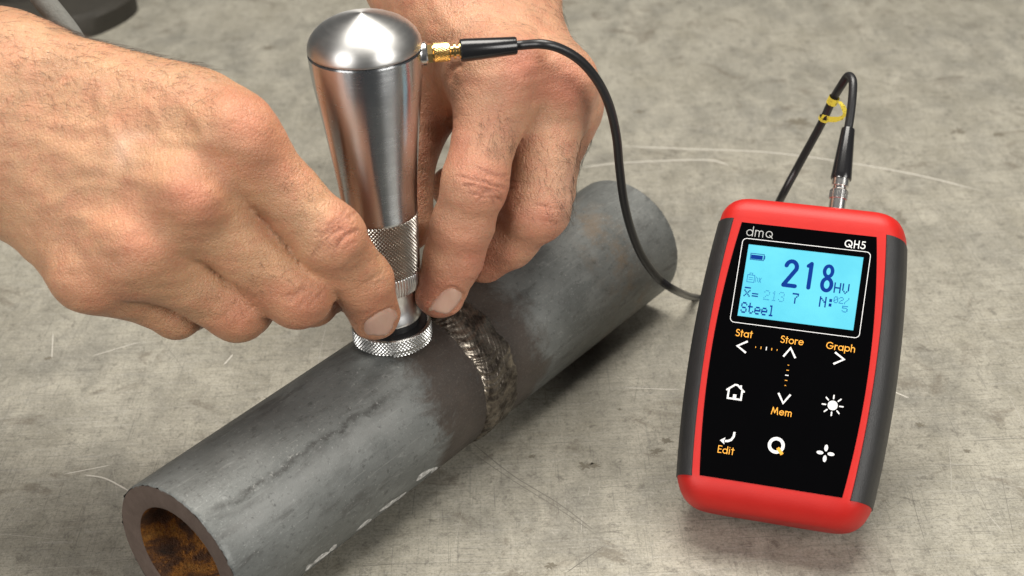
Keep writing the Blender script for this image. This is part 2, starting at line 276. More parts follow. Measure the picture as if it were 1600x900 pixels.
def blob_flat(cx, cy, r, z, k=30, jag=.8):
    rr = r * (1 + jag * RNG.normal(0, .5, k)).clip(.15, 2.2); a = np.arange(k) * 2 * math.pi / k
    return np.column_stack([cx + rr * np.cos(a) * 1.3, cy + rr * np.sin(a), np.full(k, z)]), [tuple(range(k))]
sp = []
for px, py, r in [(915, 728, 2.2), (928, 727, 1.4), (832, 713, 1.0), (1025, 706, 1.6), (1040, 688, 1.5), (1438, 664, 1.2), (860, 884, 1.3), (75, 560, 1.3), (1497, 205, 3.0), (1560, 210, 2.2), (1245, 190, 4.5), (420, 75, 2.5), (1000, 175, 2.0), (1512, 705, 1.0), (968, 640, .7)]:
    q = atz(px, py, 0); sp.append(blob_flat(q[0], q[1], r * .85, .045))
mesh('dirt_spots', *merge(*sp), M_SPOT, tb, smooth=None, kind='stuff')

# ------------------------------------------------------------------ the welded pipe
R = 24.15; yw = 0.88474861; AX = np.array([math.cos(yw), math.sin(yw), 0]); NX = np.array([-AX[1], AX[0], 0])
pipe = thing('steel_pipe', 'grey steel pipe with a weld seam and a rusty open end', 'pipe', frame(AX, NX, (0, 0, 1), (-26.597, 397.721, 0)))
T0, T1, RI = -107.9, 108.5, 16.6
def ringpts(t, r, n=160, wob=0): return [(t + (wob * math.sin(5 * a) if wob else 0), r * math.cos(a), R + r * math.sin(a)) for a in np.arange(n) * 2 * math.pi / n]
def rings(specs, n=160):
    V = [];
    for t, r in specs: V += ringpts(t, r, n)
    return V, grid_faces(len(specs), n, cv=True)
xs = np.linspace(T0 + .5, T1 - .6, 140)
V, F = rings([(T0, R - .5)] + [(x, R) for x in xs] + [(T1, R - .6)])
V = np.array(V); jr = 1 + RNG.normal(0, .009, 320); V[:160, 1] *= jr[:160]; V[:160, 2] = R + (V[:160, 2] - R) * jr[:160]; V[:160, 0] += RNG.normal(0, .12, 160); V[-160:, 1] *= jr[160:]; V[-160:, 2] = R + (V[-160:, 2] - R) * jr[160:]
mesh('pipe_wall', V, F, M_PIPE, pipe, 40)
ef = []
for t, nm in ((T0, 'sawn_face'), (T1, 'sawn_face')):
    sgn = -1 if t < 0 else 1; prof = [(t + .0, R - .45), (t + sgn * .02, R - 1.3), (t + sgn * .02, R - 4), (t + sgn * .02, RI + .8), (t - sgn * .5, RI)]
    V, F = rings(prof); V = np.array(V); V[160:640, 0] += RNG.normal(0, .05, 480); mesh(nm, V, F, M_END, pipe, 50)
V, F = rings([(x, RI) for x in np.linspace(T0 + .5, T1 - .5, 60)]); V = np.array(V); rr_ = RNG.normal(0, .06, len(V))
V[:, 1] *= 1 + rr_ / RI; mesh('bore', V, F, M_BORE, pipe, 60)
# weld bead: two overlapping passes of curved ripples
nt, na = 74, 900; V = []
ph = RNG.uniform(0, 6.28, 40)
smx = lambda a, b, k=.45: max(a, b) + (max(k - abs(a - b), 0) / k) ** 2 * k * .25
def n1d(x, s): return sum(math.sin(x * s * (1.7 ** k) + ph[k + int(s * 3) % 20]) / (1.5 ** k) for k in range(4)) / 2
for i in range(nt):
    u = i / (nt - 1)
    for j in range(na):
        a = 2 * math.pi * j / na; s = a * R
        c0 = 2.9 + .5 * n1d(s, .22); t = c0 - 5.9 + 17.0 * u + .25 * n1d(s, .5)
        hA = max(0, 1 - ((t - c0 + .4) / (5.2 + .5 * n1d(s, .6))) ** 2) ** .5 if abs(t - c0 + .4) < 6.6 else 0
        xb = c0 + 5.8 + .4 * n1d(s + 30, .6); hB = max(0, 1 - ((t - xb) / (4.3 + .45 * n1d(s + 9, .6))) ** 2) ** .5
        dA = t - c0 + .4; ripA = math.sin((s + 1.1 * n1d(s, .28) + .08 * dA * dA * (1 + .3 * n1d(s, .3)) + .18 * n1d(s + t, .5)) * 2 * math.pi / 2.6); pass
        dB = t - xb; ripB = math.sin((s + 5 + 1.3 * n1d(s + 4, .25) + .12 * dB * dB + .2 * n1d(s - t, .5)) * 2 * math.pi / 3.4)
        h = smx((1.05 + .15 * n1d(s, .33)) * hA + .15 * ripA * min(1, hA * 2), (.8 + .12 * n1d(s + 3, .4)) * hB + .045 * ripB * min(1, hB * 2)) + .05 * n1d(s * 1.0 + 3 * t, 1.5) * min(1, hA + hB) - .12
        if i in (0, nt - 1): h = -.3
        r = R + h; V.append((t, r * math.cos(a), R + r * math.sin(a)))
mesh('weld_bead', V, grid_faces(nt, na, cv=True), M_WELD, pipe, 180)
# chalk letters low on the side, seen edge on
def pipe_patch(t, th, lt, lth, skew, r, k=26):
    V = [(t, r * math.cos(th), R + r * math.sin(th))]
    for j in range(k):
        a = 2 * math.pi * j / k; w = 1 + .12 * math.sin(3 * a + t); tt = t + w * (lt * math.cos(a) + skew * math.sin(a)); q = th + w * lth * math.sin(a)
        V.append((tt, r * math.cos(q), R + r * math.sin(q)))
    return V, [(0, 1 + j, 1 + (j + 1) % k) for j in range(k)]
for t, lt, sk in [(-76, 3.4, 1.5), (-71, 1.6, .8), (-57.5, 3.2, 1.2), (-47, 3.6, 2.0), (-41.5, 2.8, 1.6), (-31.5, 3.8, 1.8), (-25.5, 1.6, 1.0), (-81, 1.5, .6)]:
    mesh('chalk_mark', *pipe_patch(t, math.radians(-152 + RNG.normal(0, 2.5)), lt * 1.0, math.radians(4.5), sk, R + .06), M_CHALK, pipe, 60)

# ------------------------------------------------------------------ the probe
PB = np.array([-37.313, 384.632, 2 * R])
probe = thing('hardness_probe', 'brushed steel hand probe with domed cap standing on the pipe', 'probe', frame((1, 0, 0), (0, 1, 0), (0, 0, 1), PB))
capp = [(0.01, 106.3), (1.5, 106.1), (4, 105.6), (7, 104.75), (10, 103.6), (12.4, 102.25), (14.2, 100.7), (15.5, 99.0), (16.25, 97.3), (16.5, 95.8), (16.52, 95.3), (16.25, 94.95), (15.6, 94.9)]
capp = [(r * .958, 95.3 + (z - 95.3) * .90 if z > 95.3 else z) for r, z in capp]
mesh('cap', *lathe(capp, 128), M_CAP, probe, 40)
body = [(15.6, 94.7), (16.15, 94.62), (16.5, 94.2)] + [(r, z) for r, z in [(16.35, 91), (15.95, 86), (15.3, 81), (14.55, 75.5), (13.7, 69.5), (12.8, 63), (12.0, 57), (11.4, 51.5), (11.02, 47), (10.9, 44.4), (10.7, 44.0), (10.2, 43.9)]]
bs = spline([(r, 0, z) for r, z in body[2:-2]], 5); body = body[:2] + [(p[0], p[2]) for p in bs] + body[-2:]
body = [(r * (1 - .042 * min(1, max(0, (z - 44) / 30))), z) for r, z in body]
mesh('body', *lathe(body, 128), M_STEEL, probe, 30)
def knurl(z1, z0, r1, r0, pitch, depth, nz, name, mat, bot=None, sm=14):
    rm = (r1 + r0) / 2; N = max(8, round(2 * math.pi * rm / pitch)); nn = N * 6
    prof = [(r1 + (r0 - r1) * i / nz, z1 + (z0 - z1) * i / nz) for i in range(nz + 1)]; prof = [(prof[0][0] - 1.2, z1 + .0)] + prof + [(prof[-1][0] - 1.2, z0)]
    def dr(t, r, z):
        if z >= z1 - 1e-6 or z <= z0 + 1e-6: return -depth * .6
        q = (z1 - z) / pitch / 1.15; a = N * t / (2 * math.pi)
        f = lambda x: abs((x % 1) - .5) * 2
        return -depth * (1 - min(f(a + q), f(a - q) if True else 0) ) * 1.0 + depth * .35
    V, F = lathe(prof, nn, dr)
    if bot: V = bot(V)
    mesh(name, V, F, mat, probe, sm)
knurl(43.9, 25.6, 10.75, 10.15, 1.12, .55, 110, 'knurled_grip', M_KNURL)
V, F = lathe([(9.4, 25.55), (10.1, 25.5), (10.15, 25.2), (10.05, 21.6), (9.5, 19.4), (8.6, 19.2)], 420, lambda t, r, z: .22 * math.sin(70 * t) if 19.3 < z < 25.3 else 0)
mesh('fluted_collar', V, F, M_NECK, probe, 40)
nk = spline([(8.7, 0, 19.2), (8.55, 0, 17.5), (8.35, 0, 15.5), (8.5, 0, 13), (9.0, 0, 11), (9.35, 0, 9.6), (9.3, 0, 8.8), (8.6, 0, 8.6)], 4)
mesh('neck', *lathe([(p[0], p[2]) for p in nk], 96), M_NECK, probe, 35)
mesh('black_insert', *lathe([(8.4, 8.8), (8.6, 6.3), (10.6, 6.0), (10.9, 6.2), (10.9, 3)], 96), M_BLACK, probe, 35)
def saddle(V):
    V = V.copy(); low = V[:, 2] < 2.2; lat = V[:, :2] @ NX[:2]; foot = np.abs(lat) > 8.3
    V[low & foot, 2] -= .6; V[low & ~foot, 2] += .1; return V
knurl(5.9, 1.2, 12.15, 12.15, 1.15, .5, 34, 'knurled_foot_ring', M_KNURL2, saddle)
mesh('foot_ring_rim', *lathe([(10.9, 3.2), (10.92, 5.85), (11.1, 6.05), (11.8, 6.05), (12.0, 5.92), (11.2, 5.5)], 128), M_KNURL2, probe, 35)
az = math.radians(6); CDIR = np.array([math.cos(az), math.sin(az), 0.0]); C0 = np.array([0, 0, 91.8]) + CDIR * 15.0
mesh('socket_washer', *turned([(.1, 0), (3.3, 0), (3.3, 1.6), (3.0, 2.0), (.1, 2.0)], C0, C0 + CDIR, 40), M_NICKEL, probe, 30)
mesh('socket_nut', *turned([(.1, 2.0), (2.9, 2.0), (2.9, 3.4), (.1, 3.4)], C0, C0 + CDIR, 6), M_GOLD, probe, 20)

# ------------------------------------------------------------------ the gauge
E1 = np.array([0.9465, -0.3227, 0.]); E2 = np.array([0.2304, 0.6757, 0.7002]); E1 = unit(E1); E2 = unit(E2 - E1 * (E1 @ E2)); NN = np.cross(E1, E2)
gauge = thing('hardness_gauge', 'red and grey handheld gauge with lit blue screen reading 218', 'gauge', frame(E1, E2, NN, (75.713, 347.195, .1)))
def halfw(y, k=0.):   # the plan outline bulges in the middle
    u = (y - 45.5) / 45.5; return k - 2.75 * u * u
FT = 27.0
def section(y, inset):
    """right half of the cross section (x,z) from face centre round to back centre"""
    wf = halfw(y, 25.3) ; wm = halfw(y, 30.6); pts = [(0, FT), (wf - 6, FT), (wf - 2.2, FT - .05), (wf, FT - .35), (wf + 1.7, FT - 1.3), (wf + 3.1, FT - 3.0), (wf + 4.3, FT - 5.6), (wm - .35, FT - 9), (wm, 13.5), (wm - .2, 9), (wm - 1.2, 5), (wm - 3.2, 2.0), (wm - 6.5, .35), (wm - 10, 0), (0, 0)]
    if inset:
        o = []
        for x, z in pts:
            fx = (wm - inset) / wm; o.append((x * fx, 13.5 + (z - 13.5) * (1 - inset * .9 / 13.5)))
        pts = o
    return pts
st = []
for k in range(13):   # bottom end, big radius
    ph_ = math.pi / 2 * k / 12; st.append((7.6 - 9.2 * math.cos(ph_), 9.2 * (1 - math.sin(ph_)) * .92))
st += [(y, 0) for y in np.linspace(9, 86, 24)]
for k in range(1, 12):
    ph_ = math.pi / 2 * k / 11; st.append((87.2 + 6.4 * math.sin(ph_), 6.4 * (1 - math.cos(ph_)) * .9))
V = []; nS = None
for y, ins in st:
    h = section(min(max(y, 4), 90), ins); ring = [(x, y, z) for x, z in h] + [(-x, y, z) for x, z in h[-2:0:-1]]; nS = len(ring); V += ring
F = grid_faces(len(st), nS, cv=True); F += [tuple(range(nS))[::-1], tuple((len(st) - 1) * nS + k for k in range(nS))]
F = [f[::-1] for f in F]
shell = mesh('shell', V, F, M_RED, gauge, 50)
for sx in (1, -1):
    ys = np.linspace(6.6, 85.6, 40); V = []; PRO = .28
    for i, y in enumerate(ys):
        h = np.array(section(y, 0)[2:14]); wf = halfw(y, 24.6)
        h[0] = (wf + .25, FT - .02); T = np.gradient(h, axis=0); Nn = np.stack([-T[:, 1], T[:, 0]], 1); Nn /= np.linalg.norm(Nn, axis=1, keepdims=True)
        pr = np.full(len(h), PRO); g = h + Nn * pr[:, None]; inner = h - Nn * .6
        loop = [inner[0]] + [h[0] + Nn[0] * .05] + list(g[1:-1]) + [h[-1] + Nn[-1] * .05, inner[-1]]
        for x, z in loop: V.append((sx * x, y, z))
    nl = len(loop); F = grid_faces(len(ys), nl) + [tuple(range(nl)), tuple((len(ys) - 1) * nl + k for k in range(nl))[::-1]]
    if sx > 0: F = [f[::-1] for f in F]
    F = [f[::-1] for f in F]
    mesh('side_grip', V, F, M_GRIP, gauge, 40)
# front membrane with a window cut for the screen
yy = np.linspace(7.0, 84.5, 60); pw = lambda y: 22.85 - 2.65 * ((y - 44) / 38.5) ** 2
zP = FT + .12; L0, L1, LB, LT = -16.85, 17.0, 55.6, 77.9
def col_quads(x0f, x1f, ys):
    V = []; 
    for y in ys: V += [(x0f(y), y, zP), (x1f(y), y, zP)]
    return V, [(2 * i, 2 * i + 1, 2 * i + 3, 2 * i + 2) for i in range(len(ys) - 1)]
lo = [y for y in yy if y < LB] + [LB]; mdl = [LB] + [y for y in yy if LB < y < LT] + [LT]; hi = [LT] + [y for y in yy if y > LT]
edgeV = [(pw(y), y, zP) for y in yy] + [(pw(y), y, FT - .3) for y in yy]; n_ = len(yy)
sk = lambda s: ([(s * x, y, z) for x, y, z in edgeV], [(i, i + 1, i + 1 + n_, i + n_) for i in range(n_ - 1)])
ends = ([(-pw(7), 7, zP), (pw(7), 7, zP), (pw(7), 7, FT - .3), (-pw(7), 7, FT - .3), (-pw(84.5), 84.5, zP), (pw(84.5), 84.5, zP), (pw(84.5), 84.5, FT - .3), (-pw(84.5), 84.5, FT - .3)], [(0, 1, 2, 3), (4, 5, 6, 7)])
rec = ([(L0, LB, zP), (L1, LB, zP), (L1, LT, zP), (L0, LT, zP), (L0, LB, zP - .9), (L1, LB, zP - .9), (L1, LT, zP - .9), (L0, LT, zP - .9)], [(0, 1, 5, 4), (1, 2, 6, 5), (2, 3, 7, 6), (3, 0, 4, 7)])
panel = mesh('front_panel', *merge(col_quads(lambda y: -pw(y), pw, lo), col_quads(lambda y: -pw(y), lambda y: L0, mdl), col_quads(lambda y: L1, pw, mdl), col_quads(lambda y: -pw(y), pw, hi), sk(1), sk(-1), ends, rec), M_PANEL, gauge, None)
# cut the shell face open behind the window is not needed: the screen sits just proud of the shell inside the window
screen = mesh('screen', [(L0 + .01, LB + .01, FT + .03), (L1 - .01, LB + .01, FT + .03), (L1 - .01, LT - .01, FT + .03), (L0 + .01, LT - .01, FT + .03)], [(0, 1, 2, 3)], M_LCD, gauge, None)

def ribbon(P, w, z, closed=False, cap=True):
    P = [np.array(p, float) for p in P]; n = len(P); V = []; F = []
    L = []; Rr = []
    for i in range(n):
        a = P[i - 1] if (i or closed) else P[i]; b = P[(i + 1) % n] if (i < n - 1 or closed) else P[i]
        t1 = unit(P[i] - a) if np.any(P[i] != a) else unit(b - P[i]); t2 = unit(b - P[i]) if np.any(b != P[i]) else t1
        n1 = np.array([-t1[1], t1[0]]); n2 = np.array([-t2[1], t2[0]]); mm = n1 + n2; k = w / max(.35, (mm @ mm) / 4)
        L.append(P[i] + mm / 2 * k * 1.0); Rr.append(P[i] - mm / 2 * k * 1.0)
    V = [(*p, z) for p in L] + [(*p, z) for p in Rr]
    for i in range(n if closed else n - 1): F.append((n + i, n + (i + 1) % n, (i + 1) % n, i))
    if cap and not closed:
        for q in (P[0], P[-1]):
            o = len(V); V += [(q[0] + w * math.cos(a), q[1] + w * math.sin(a), z - .002) for a in np.arange(10) * math.pi / 5]; F.append(tuple(range(o, o + 10)))
    return V, F
def arc(cx, cy, r, a0, a1, n=14, ry=None): return [(cx + r * math.cos(math.radians(a)), cy + (ry or r) * math.sin(math.radians(a))) for a in np.linspace(a0, a1, n)]
G = {'S': (.52, [arc(.26, .745, .21, 35, 270, 12) + arc(.25, .27, .25, 85, -150, 12)]), 't': (.36, [[(.17, 0), (.17, .92)], [(.0, .66), (.34, .66)]]), 'a': (.70, [arc(.33, .33, .30, 0, 360, 20), [(.63, 0), (.63, .66)]]),
     'o': (.68, [arc(.33, .33, .31, 0, 360, 20)]), 'r': (.40, [[(.06, 0), (.06, .66)], arc(.27, .42, .21, 180, 60, 8)]), 'e': (.68, [[(.03, .34), (.62, .34)] + arc(.33, .33, .30, 3, 320, 18)]),
     'G': (.98, [[(.5, .46), (.9, .46)] + arc(.47, .5, .44, -5, -318, 22)]), 'p': (.72, [arc(.38, .33, .30, 0, 360, 20), [(.07, -.32), (.07, .66)]]), 'h': (.62, [[(.06, 0), (.06, 1)], arc(.29, .40, .23, 180, 0, 10) + [(.52, 0)]]),
     'M': (.98, [[(.05, 0), (.2, .97)], [(.2, .97), (.48, .2)], [(.48, .2), (.76, .97)], [(.76, .97), (.91, 0)]]), 'm': (.95, [[(.06, 0), (.06, .66)], arc(.25, .44, .19, 180, 0, 9) + [(.44, 0)], arc(.63, .44, .19, 180, 0, 9) + [(.82, 0)]]),
     'E': (.56, [[(.5, .96), (.06, .96), (.06, .04), (.5, .04)], [(.06, .52), (.46, .52)]]), 'd': (.72, [arc(.33, .33, .30, 0, 360, 20), [(.63, 0), (.63, 1)]]), 'i': (.22, [[(.08, 0), (.08, .66)], [(.08, .88), (.08, .92)]]),
     'Q': (1.02, [arc(.48, .5, .44, 0, 360, 24), [(.52, .42), (.92, -.02)]]), 'H': (.74, [[(.07, 0), (.07, 1)], [(.62, 0), (.62, 1)], [(.07, .52), (.62, .52)]]), '5': (.58, [[(.5, .96), (.17, .96), (.1, .56)] + arc(.24, .33, .29, 112, -150, 12)]),
     'q': (.80, [arc(.36, .36, .31, 0, 360, 22), [(.42, .26), (.72, -.02)]])}
def text(s, cx, cy, h, w, z, gap=.10, mid=.5):
    tot = sum(G[c_][0] + gap for c_ in s) - gap; x = cx - tot * h / 2; out = []
    for c_ in s:
        for stn in G[c_][1]: out.append(ribbon([(x + px * h, cy + (py - mid) * h) for px, py in stn], w, z + .006 * len(out)))
        x += (G[c_][0] + gap) * h
    return merge(*out)
ZI = zP + .03
def printed(name, VF, mat, par=None): return mesh(name, *VF, mat, par or panel, None)
printed('logo_lettering', text('dmq', -14.0, 82.0, 3.0, .115, ZI, .12), M_LOGO); printed('model_lettering', text('QH5', 14.1, 81.5, 2.25, .155, ZI, .16), M_WHITE)
rr = [(x, y) for cx, cy, a0 in ((17.6, 54.8, -90), (17.6, 78.3, 0), (-17.5, 78.3, 90), (-17.5, 54.8, 180)) for x, y in arc(cx + (1 if 0 else 0), cy, 1.3, a0, a0 + 90, 7)]
printed('screen_outline', ribbon(rr, .10, ZI, True), M_WHITE)
for s_, x, y in (('Stat', -14.0, 50.5), ('Store', .15, 50.3), ('Graph', 14.2, 50.25), ('Mem', .2, 28.9), ('Edit', -14.0, 15.4)):
    printed('key_lettering', text(s_, x, y, 2.1, .125, ZI, .13), M_AMBER)
def chev(cx, cy, d): P = [(1.35, 1.75), (-1.45, 0), (1.35, -1.75)]; a = math.radians(d); return ribbon([(cx + x * math.cos(a) - y * math.sin(a), cy + x * math.sin(a) + y * math.cos(a)) for x, y in P], 0.29, ZI, cap=False)
for x, y, d in ((-14.0, 46.5, 0), (0, 46.5, -90), (14.1, 46.7, 180), (.2, 32.9, 90)): printed('arrow_symbol', chev(x, y, d), M_WHITE)
for k in range(5):
    hh = [.22, .36, .5, .36, .22][k]; mt = M_WHITE if k == 2 else M_AMBER; x = -10.1 + 6.3 * k / 4; printed('tick_mark', ribbon([(x, 46.85 - hh), (x, 46.85 + hh)], .10 if k != 2 else .14, ZI, cap=False), mt)
    y = 42.8 - 6.1 * k / 4; printed('tick_mark', ribbon([(.08 - hh, y), (.08 + hh, y)], .10 if k != 2 else .14, ZI, cap=False), mt)
def sh(P, x, y, k=1.): return [(x + a * k, y + b * k) for a, b in P]
hx, hy = -13.95, 32.75
printed('home_symbol', merge(ribbon(sh([(-2.5, .35), (-.35, 2.1), (.35, 2.1), (2.5, .35)], hx, hy), .27, ZI), ribbon(sh([(-1.95, .7), (-1.95, -2.1), (1.95, -2.1), (1.95, .7)], hx, hy), .27, ZI + .002), ribbon(sh([(1.4, 1.35), (1.4, 2.15)], hx, hy), .3, ZI + .004, cap=False), ribbon(sh([(0, -2.1), (0, -.75)], hx, hy), .5, ZI + .006, cap=False)), M_WHITE)
sx_, sy_ = 14.2, 32.85; disc = lambda cx, cy, rx, ry, n=28, z=ZI: ([(cx + rx * math.cos(a), cy + ry * math.sin(a), z) for a in np.arange(n) * 2 * math.pi / n], [tuple(range(n))])
printed('sun_symbol', merge(disc(sx_, sy_, 1.42, 1.42), *[ribbon([(sx_ + 2.0 * math.cos(a), sy_ + 2.0 * math.sin(a)), (sx_ + 2.95 * math.cos(a), sy_ + 2.95 * math.sin(a))], .2, ZI) for a in np.arange(8) * math.pi / 4]), M_WHITE)
ex, ey = -14.1, 19.0
printed('return_symbol', merge(ribbon(sh([(1.75, 2.0), (1.7, .6), (1.1, -.45), (.2, -.95), (-.6, -1.0)], ex, ey), .33, ZI, cap=False), ([(ex - 2.1, ey - 1.0, ZI + .002), (ex - .6, ey - 2.05, ZI + .002), (ex - .85, ey - 1.0, ZI + .002), (ex - .6, ey + .05, ZI + .002)], [(0, 1, 2, 3)])), M_WHITE)
printed('ring_symbol', ribbon(arc(.05, 18.95, 1.95, 0, 351, 40), .48, ZI, True), M_WHITE); printed('ring_tail', ribbon([(.55, 18.3), (2.1, 16.6)], .48, ZI + .012, cap=False), M_AMBER)
fx, fy = 14.1, 18.8; printed('four_petal_symbol', merge(disc(fx + 1.55, fy, .98, .52), disc(fx - 1.55, fy, .98, .52), disc(fx, fy + 1.55, .52, .98), disc(fx, fy - 1.55, .52, .98)), M_WHITE)
# screen contents
ZS = FT + .06
def ink(name, VF, mat=None): return mesh(name, *VF, mat or M_INK, screen, None)
two = arc(0, 6.4, 1.55, 170, -20, 12, 1.75) + [(-1.65, .75)]
ink('digit', merge(ribbon(sh(two, -3.25, 66.0), .62, ZS), ribbon(sh([(-1.65, .68), (1.75, .68)], -3.25, 66.0), .62, ZS + .002)))
ink('digit', merge(ribbon(sh([(.1, .62), (.1, 8.0)], 2.35, 66.1), .60, ZS), ribbon(sh([(-.75, 7.2), (.1, 8.0)], 2.35, 66.1), .55, ZS + .002)))
ink('digit', merge(ribbon(arc(7.6, 72.4, 1.15, 0, 351, 24, 1.62), .52, ZS, True), ribbon(arc(7.6, 68.35, 1.35, 0, 351, 24, 1.85), .55, ZS + .002, True)))
FONT = {'S': '01110 10001 10000 01110 00001 10001 01110', 't': '01000 01000 11110 01000 01000 01001 00110', 'e': '00000 00000 01110 10001 11111 10000 01110', 'l': '01100 00100 00100 00100 00100 00100 01110', 'H': '10001 10001 10001 11111 10001 10001 10001', 'V': '10001 10001 10001 10001 10001 01010 00100', 'N': '10001 11001 10101 10011 10001 10001 10001', ':': '00000 01100 01100 00000 01100 01100 00000', '=': '00000 00000 11111 00000 11111 00000 00000', 'x': '11111 00000 10001 01010 00100 01010 10001', '0': '01110 10001 10011 10101 11001 10001 01110', '2': '01110 10001 00001 00110 01000 10000 11111', '1': '00100 01100 00100 00100 00100 00100 01110', '3': '01110 10001 00001 00110 00001 10001 01110', '5': '11111 10000 11110 00001 00001 10001 01110', '7': '11111 00001 00010 00100 00100 00100 00100', '/': '00001 00001 00010 00100 01000 10000 10000'}
def dots(s, x, y, pw_, ph_, fill=1.0, adv=6):
    V = []; F = []
    for ci, ch in enumerate(s):
        for r_, row in enumerate(FONT[ch].split()):
            for k, b in enumerate(row):
                if b == '1':
                    x0 = x + (ci * adv + k) * pw_; y0 = y - (r_ + 1) * ph_; o = len(V); a = pw_ * (1 - fill) / 2; c_ = ph_ * (1 - fill) / 2
                    V += [(x0 + a, y0 + c_, ZS), (x0 + pw_ - a, y0 + c_, ZS), (x0 + pw_ - a, y0 + ph_ - c_, ZS), (x0 + a, y0 + ph_ - c_, ZS)]; F.append((o, o + 1, o + 2, o + 3))
    return V, F
ink('unit_lettering', dots('HV', 9.8, 69.3, .40, .45, .98)); ink('mean_lettering', merge(dots('x', -16.0, 64.7, .37, .42), dots('=', -13.6, 63.8, .37, .36)))
ink('mean_digits', dots('213', -10.1, 64.5, .36, .45, .62), M_INK2); ink('mean_digits', dots('7', -1.8, 64.6, .38, .46))
ink('count_lettering', dots('N:', 6.2, 64.6, .40, .46)); ink('count_digits', dots('02/', 10.2, 65.1, .26, .29, .92, 6), M_INK2); ink('count_digits', dots('5', 12.9, 62.6, .34, .28, .92), M_INK2)
ink('material_lettering', dots('Steel', -16.2, 60.0, .355, .475, 1.0, 5.7))
ink('battery_symbol', merge(([(-15.6, 73.5, ZS), (-12.1, 73.5, ZS), (-12.1, 74.8, ZS), (-15.6, 74.8, ZS)], [(0, 1, 2, 3)]), ribbon([(-15.75, 73.3), (-11.75, 73.3), (-11.75, 75.2), (-15.75, 75.2)], .09, ZS + .002, True), ribbon([(-11.5, 73.8), (-11.5, 74.7)], .12, ZS)))
ink('file_symbol', merge(ribbon([(-15.7, 66.3), (-13.6, 66.3), (-13.6, 68.5), (-15.7, 68.5)], .09, ZS, True), ribbon([(-15.2, 67.7), (-14.1, 67.7)], .08, ZS), ribbon([(-15.2, 67.1), (-14.1, 67.1)], .08, ZS), ribbon([(-15.1, 68.5), (-15.1, 69.1), (-14.3, 69.1), (-14.3, 68.5)], .08, ZS), ribbon([(-13.2, 66.4), (-13.2, 68.2), (-12.6, 67.6), (-12.6, 66.7)], .08, ZS), ribbon([(-12.2, 67.9), (-11.6, 66.5)], .08, ZS), ribbon([(-12.2, 66.5), (-11.6, 67.9)], .08, ZS + .002)), M_INK2)
# socket and the flip-out stand that props it up from behind
mesh('socket', *turned([(.1, 92.5), (3.0, 92.5), (3.0, 94.2), (2.4, 94.4), (.1, 94.4)], (6.3, 0, 14), (6.3, 1, 14), 32), M_NICKEL, gauge, 30)
u_ = unit(np.linalg.solve(np.column_stack([E1, E2, NN]), np.array([0, .42, -1])))   # down and a little back, in gauge axes
p0 = np.array([0, 62.0, -.4]); hgt = (np.array([E1[2], E2[2], NN[2]]) @ p0); dn = np.array([E1[2], E2[2], NN[2]]) @ u_; Ls = -(hgt - .6) / dn
side = np.array([1., 0, 0]); tt = np.cross(u_, side); V = []
for a, wv in ((0, 15), (Ls * .9, 13), (Ls, 11)):
    for sx in (-1, 1):
        for k in (-1, 1): V.append(p0 + u_ * a + side * sx * wv + tt * k * .9)
F = []
for i in (0, 4): F += [(i, i + 1, i + 5, i + 4), (i + 2, i + 6, i + 7, i + 3), (i, i + 4, i + 6, i + 2), (i + 1, i + 3, i + 7, i + 5)]
F += [(0, 2, 3, 1), (8, 9, 11, 10)]
mesh('stand', V, F, M_STAND, gauge, 30)

# ------------------------------------------------------------------ the cable
G0 = np.array([75.713, 347.195, .1]); dv = lambda x, y, z: G0 + E1 * x + E2 * y + NN * z
PC = PB + C0
cable = thing('probe_cable', 'thin black cable running from the steel probe to the red gauge', 'cable', frame((1, 0, 0), (0, 1, 0), (0, 0, 1), (70, 478, 0)))
kp = [PC + CDIR * 25, PC + CDIR * 28.5]
for px, py, D in [(848, 69, 412), (878, 77, 414), (908, 96, 418), (934, 127, 424), (952, 165, 432), (963, 212, 441), (968, 262, 452), (975, 315, 463), (987, 362, 474), (1004, 402, 485), (1029, 435, 496), (1056, 454, 505)]: kp.append(at(px, py, D))
kp += [atz(1086, 465, 1.6), atz(1125, 466, 1.6), atz(1160, 440, 1.6), atz(1184, 385, 3), ]
top = dv(6.2, 121, 14)
loop = [dv(6.3, 126, 14), dv(6.1, 133, 14), dv(5.4, 138.5, 13.2), dv(3.6, 141.0, 10.6), dv(1.6, 139.0, 7.2)]
tail = [at(1300, 158, 480), at(1282, 196, 486), at(1248, 258, 498), at(1214, 322, 512)]
kp += tail[::-1] + loop[::-1] + [top]
cp = spline(kp, 12)
mesh('cord', *tube(cp, 1.36, 16), M_CABLE, cable, 60, local=False)
mesh('gold_plug', *turned([(.1, 3.45), (2.35, 3.45), (2.35, 3.6), (2.62, 3.7), (2.62, 8.2), (2.3, 8.4), (1.6, 8.5), (1.6, 9.2), (2.2, 9.3), (2.2, 9.9), (1.6, 10), (1.6, 10.8), (2.3, 10.9), (2.3, 11.6), (.1, 11.6)], PC, PC + CDIR, 44), M_GOLD, cable, 35, local=False)
V, F = lathe([(2.6, 3.8), (2.6, 8.1)], 8)
kv = []; N_ = 26
for k in range(N_):   # straight knurl ribs on the plug, crossed by grooves
    a = 2 * math.pi * k / N_
    for sgn in (1, -1):
        pts = [PC + CDIR * (3.9 + 4.1 * q) + 2.62 * (math.cos(a + sgn * q * .9) * np.array([-CDIR[1], CDIR[0], 0]) + math.sin(a + sgn * q * .9) * np.array([0, 0, 1])) for q in np.linspace(0, 1, 7)]
        kv.append(tube(pts, .11, 4, False))
mesh('plug_knurl', *merge(*kv), M_GOLD, cable, 60, local=False)
mesh('sleeve', *turned([(.1, 11.2), (2.9, 11.2), (3.2, 11.5), (3.2, 13), (2.5, 26.6), (2.3, 27), (1.3, 27.0)], PC, PC + CDIR, 40), M_SLEEVE, cable, 35, local=False)
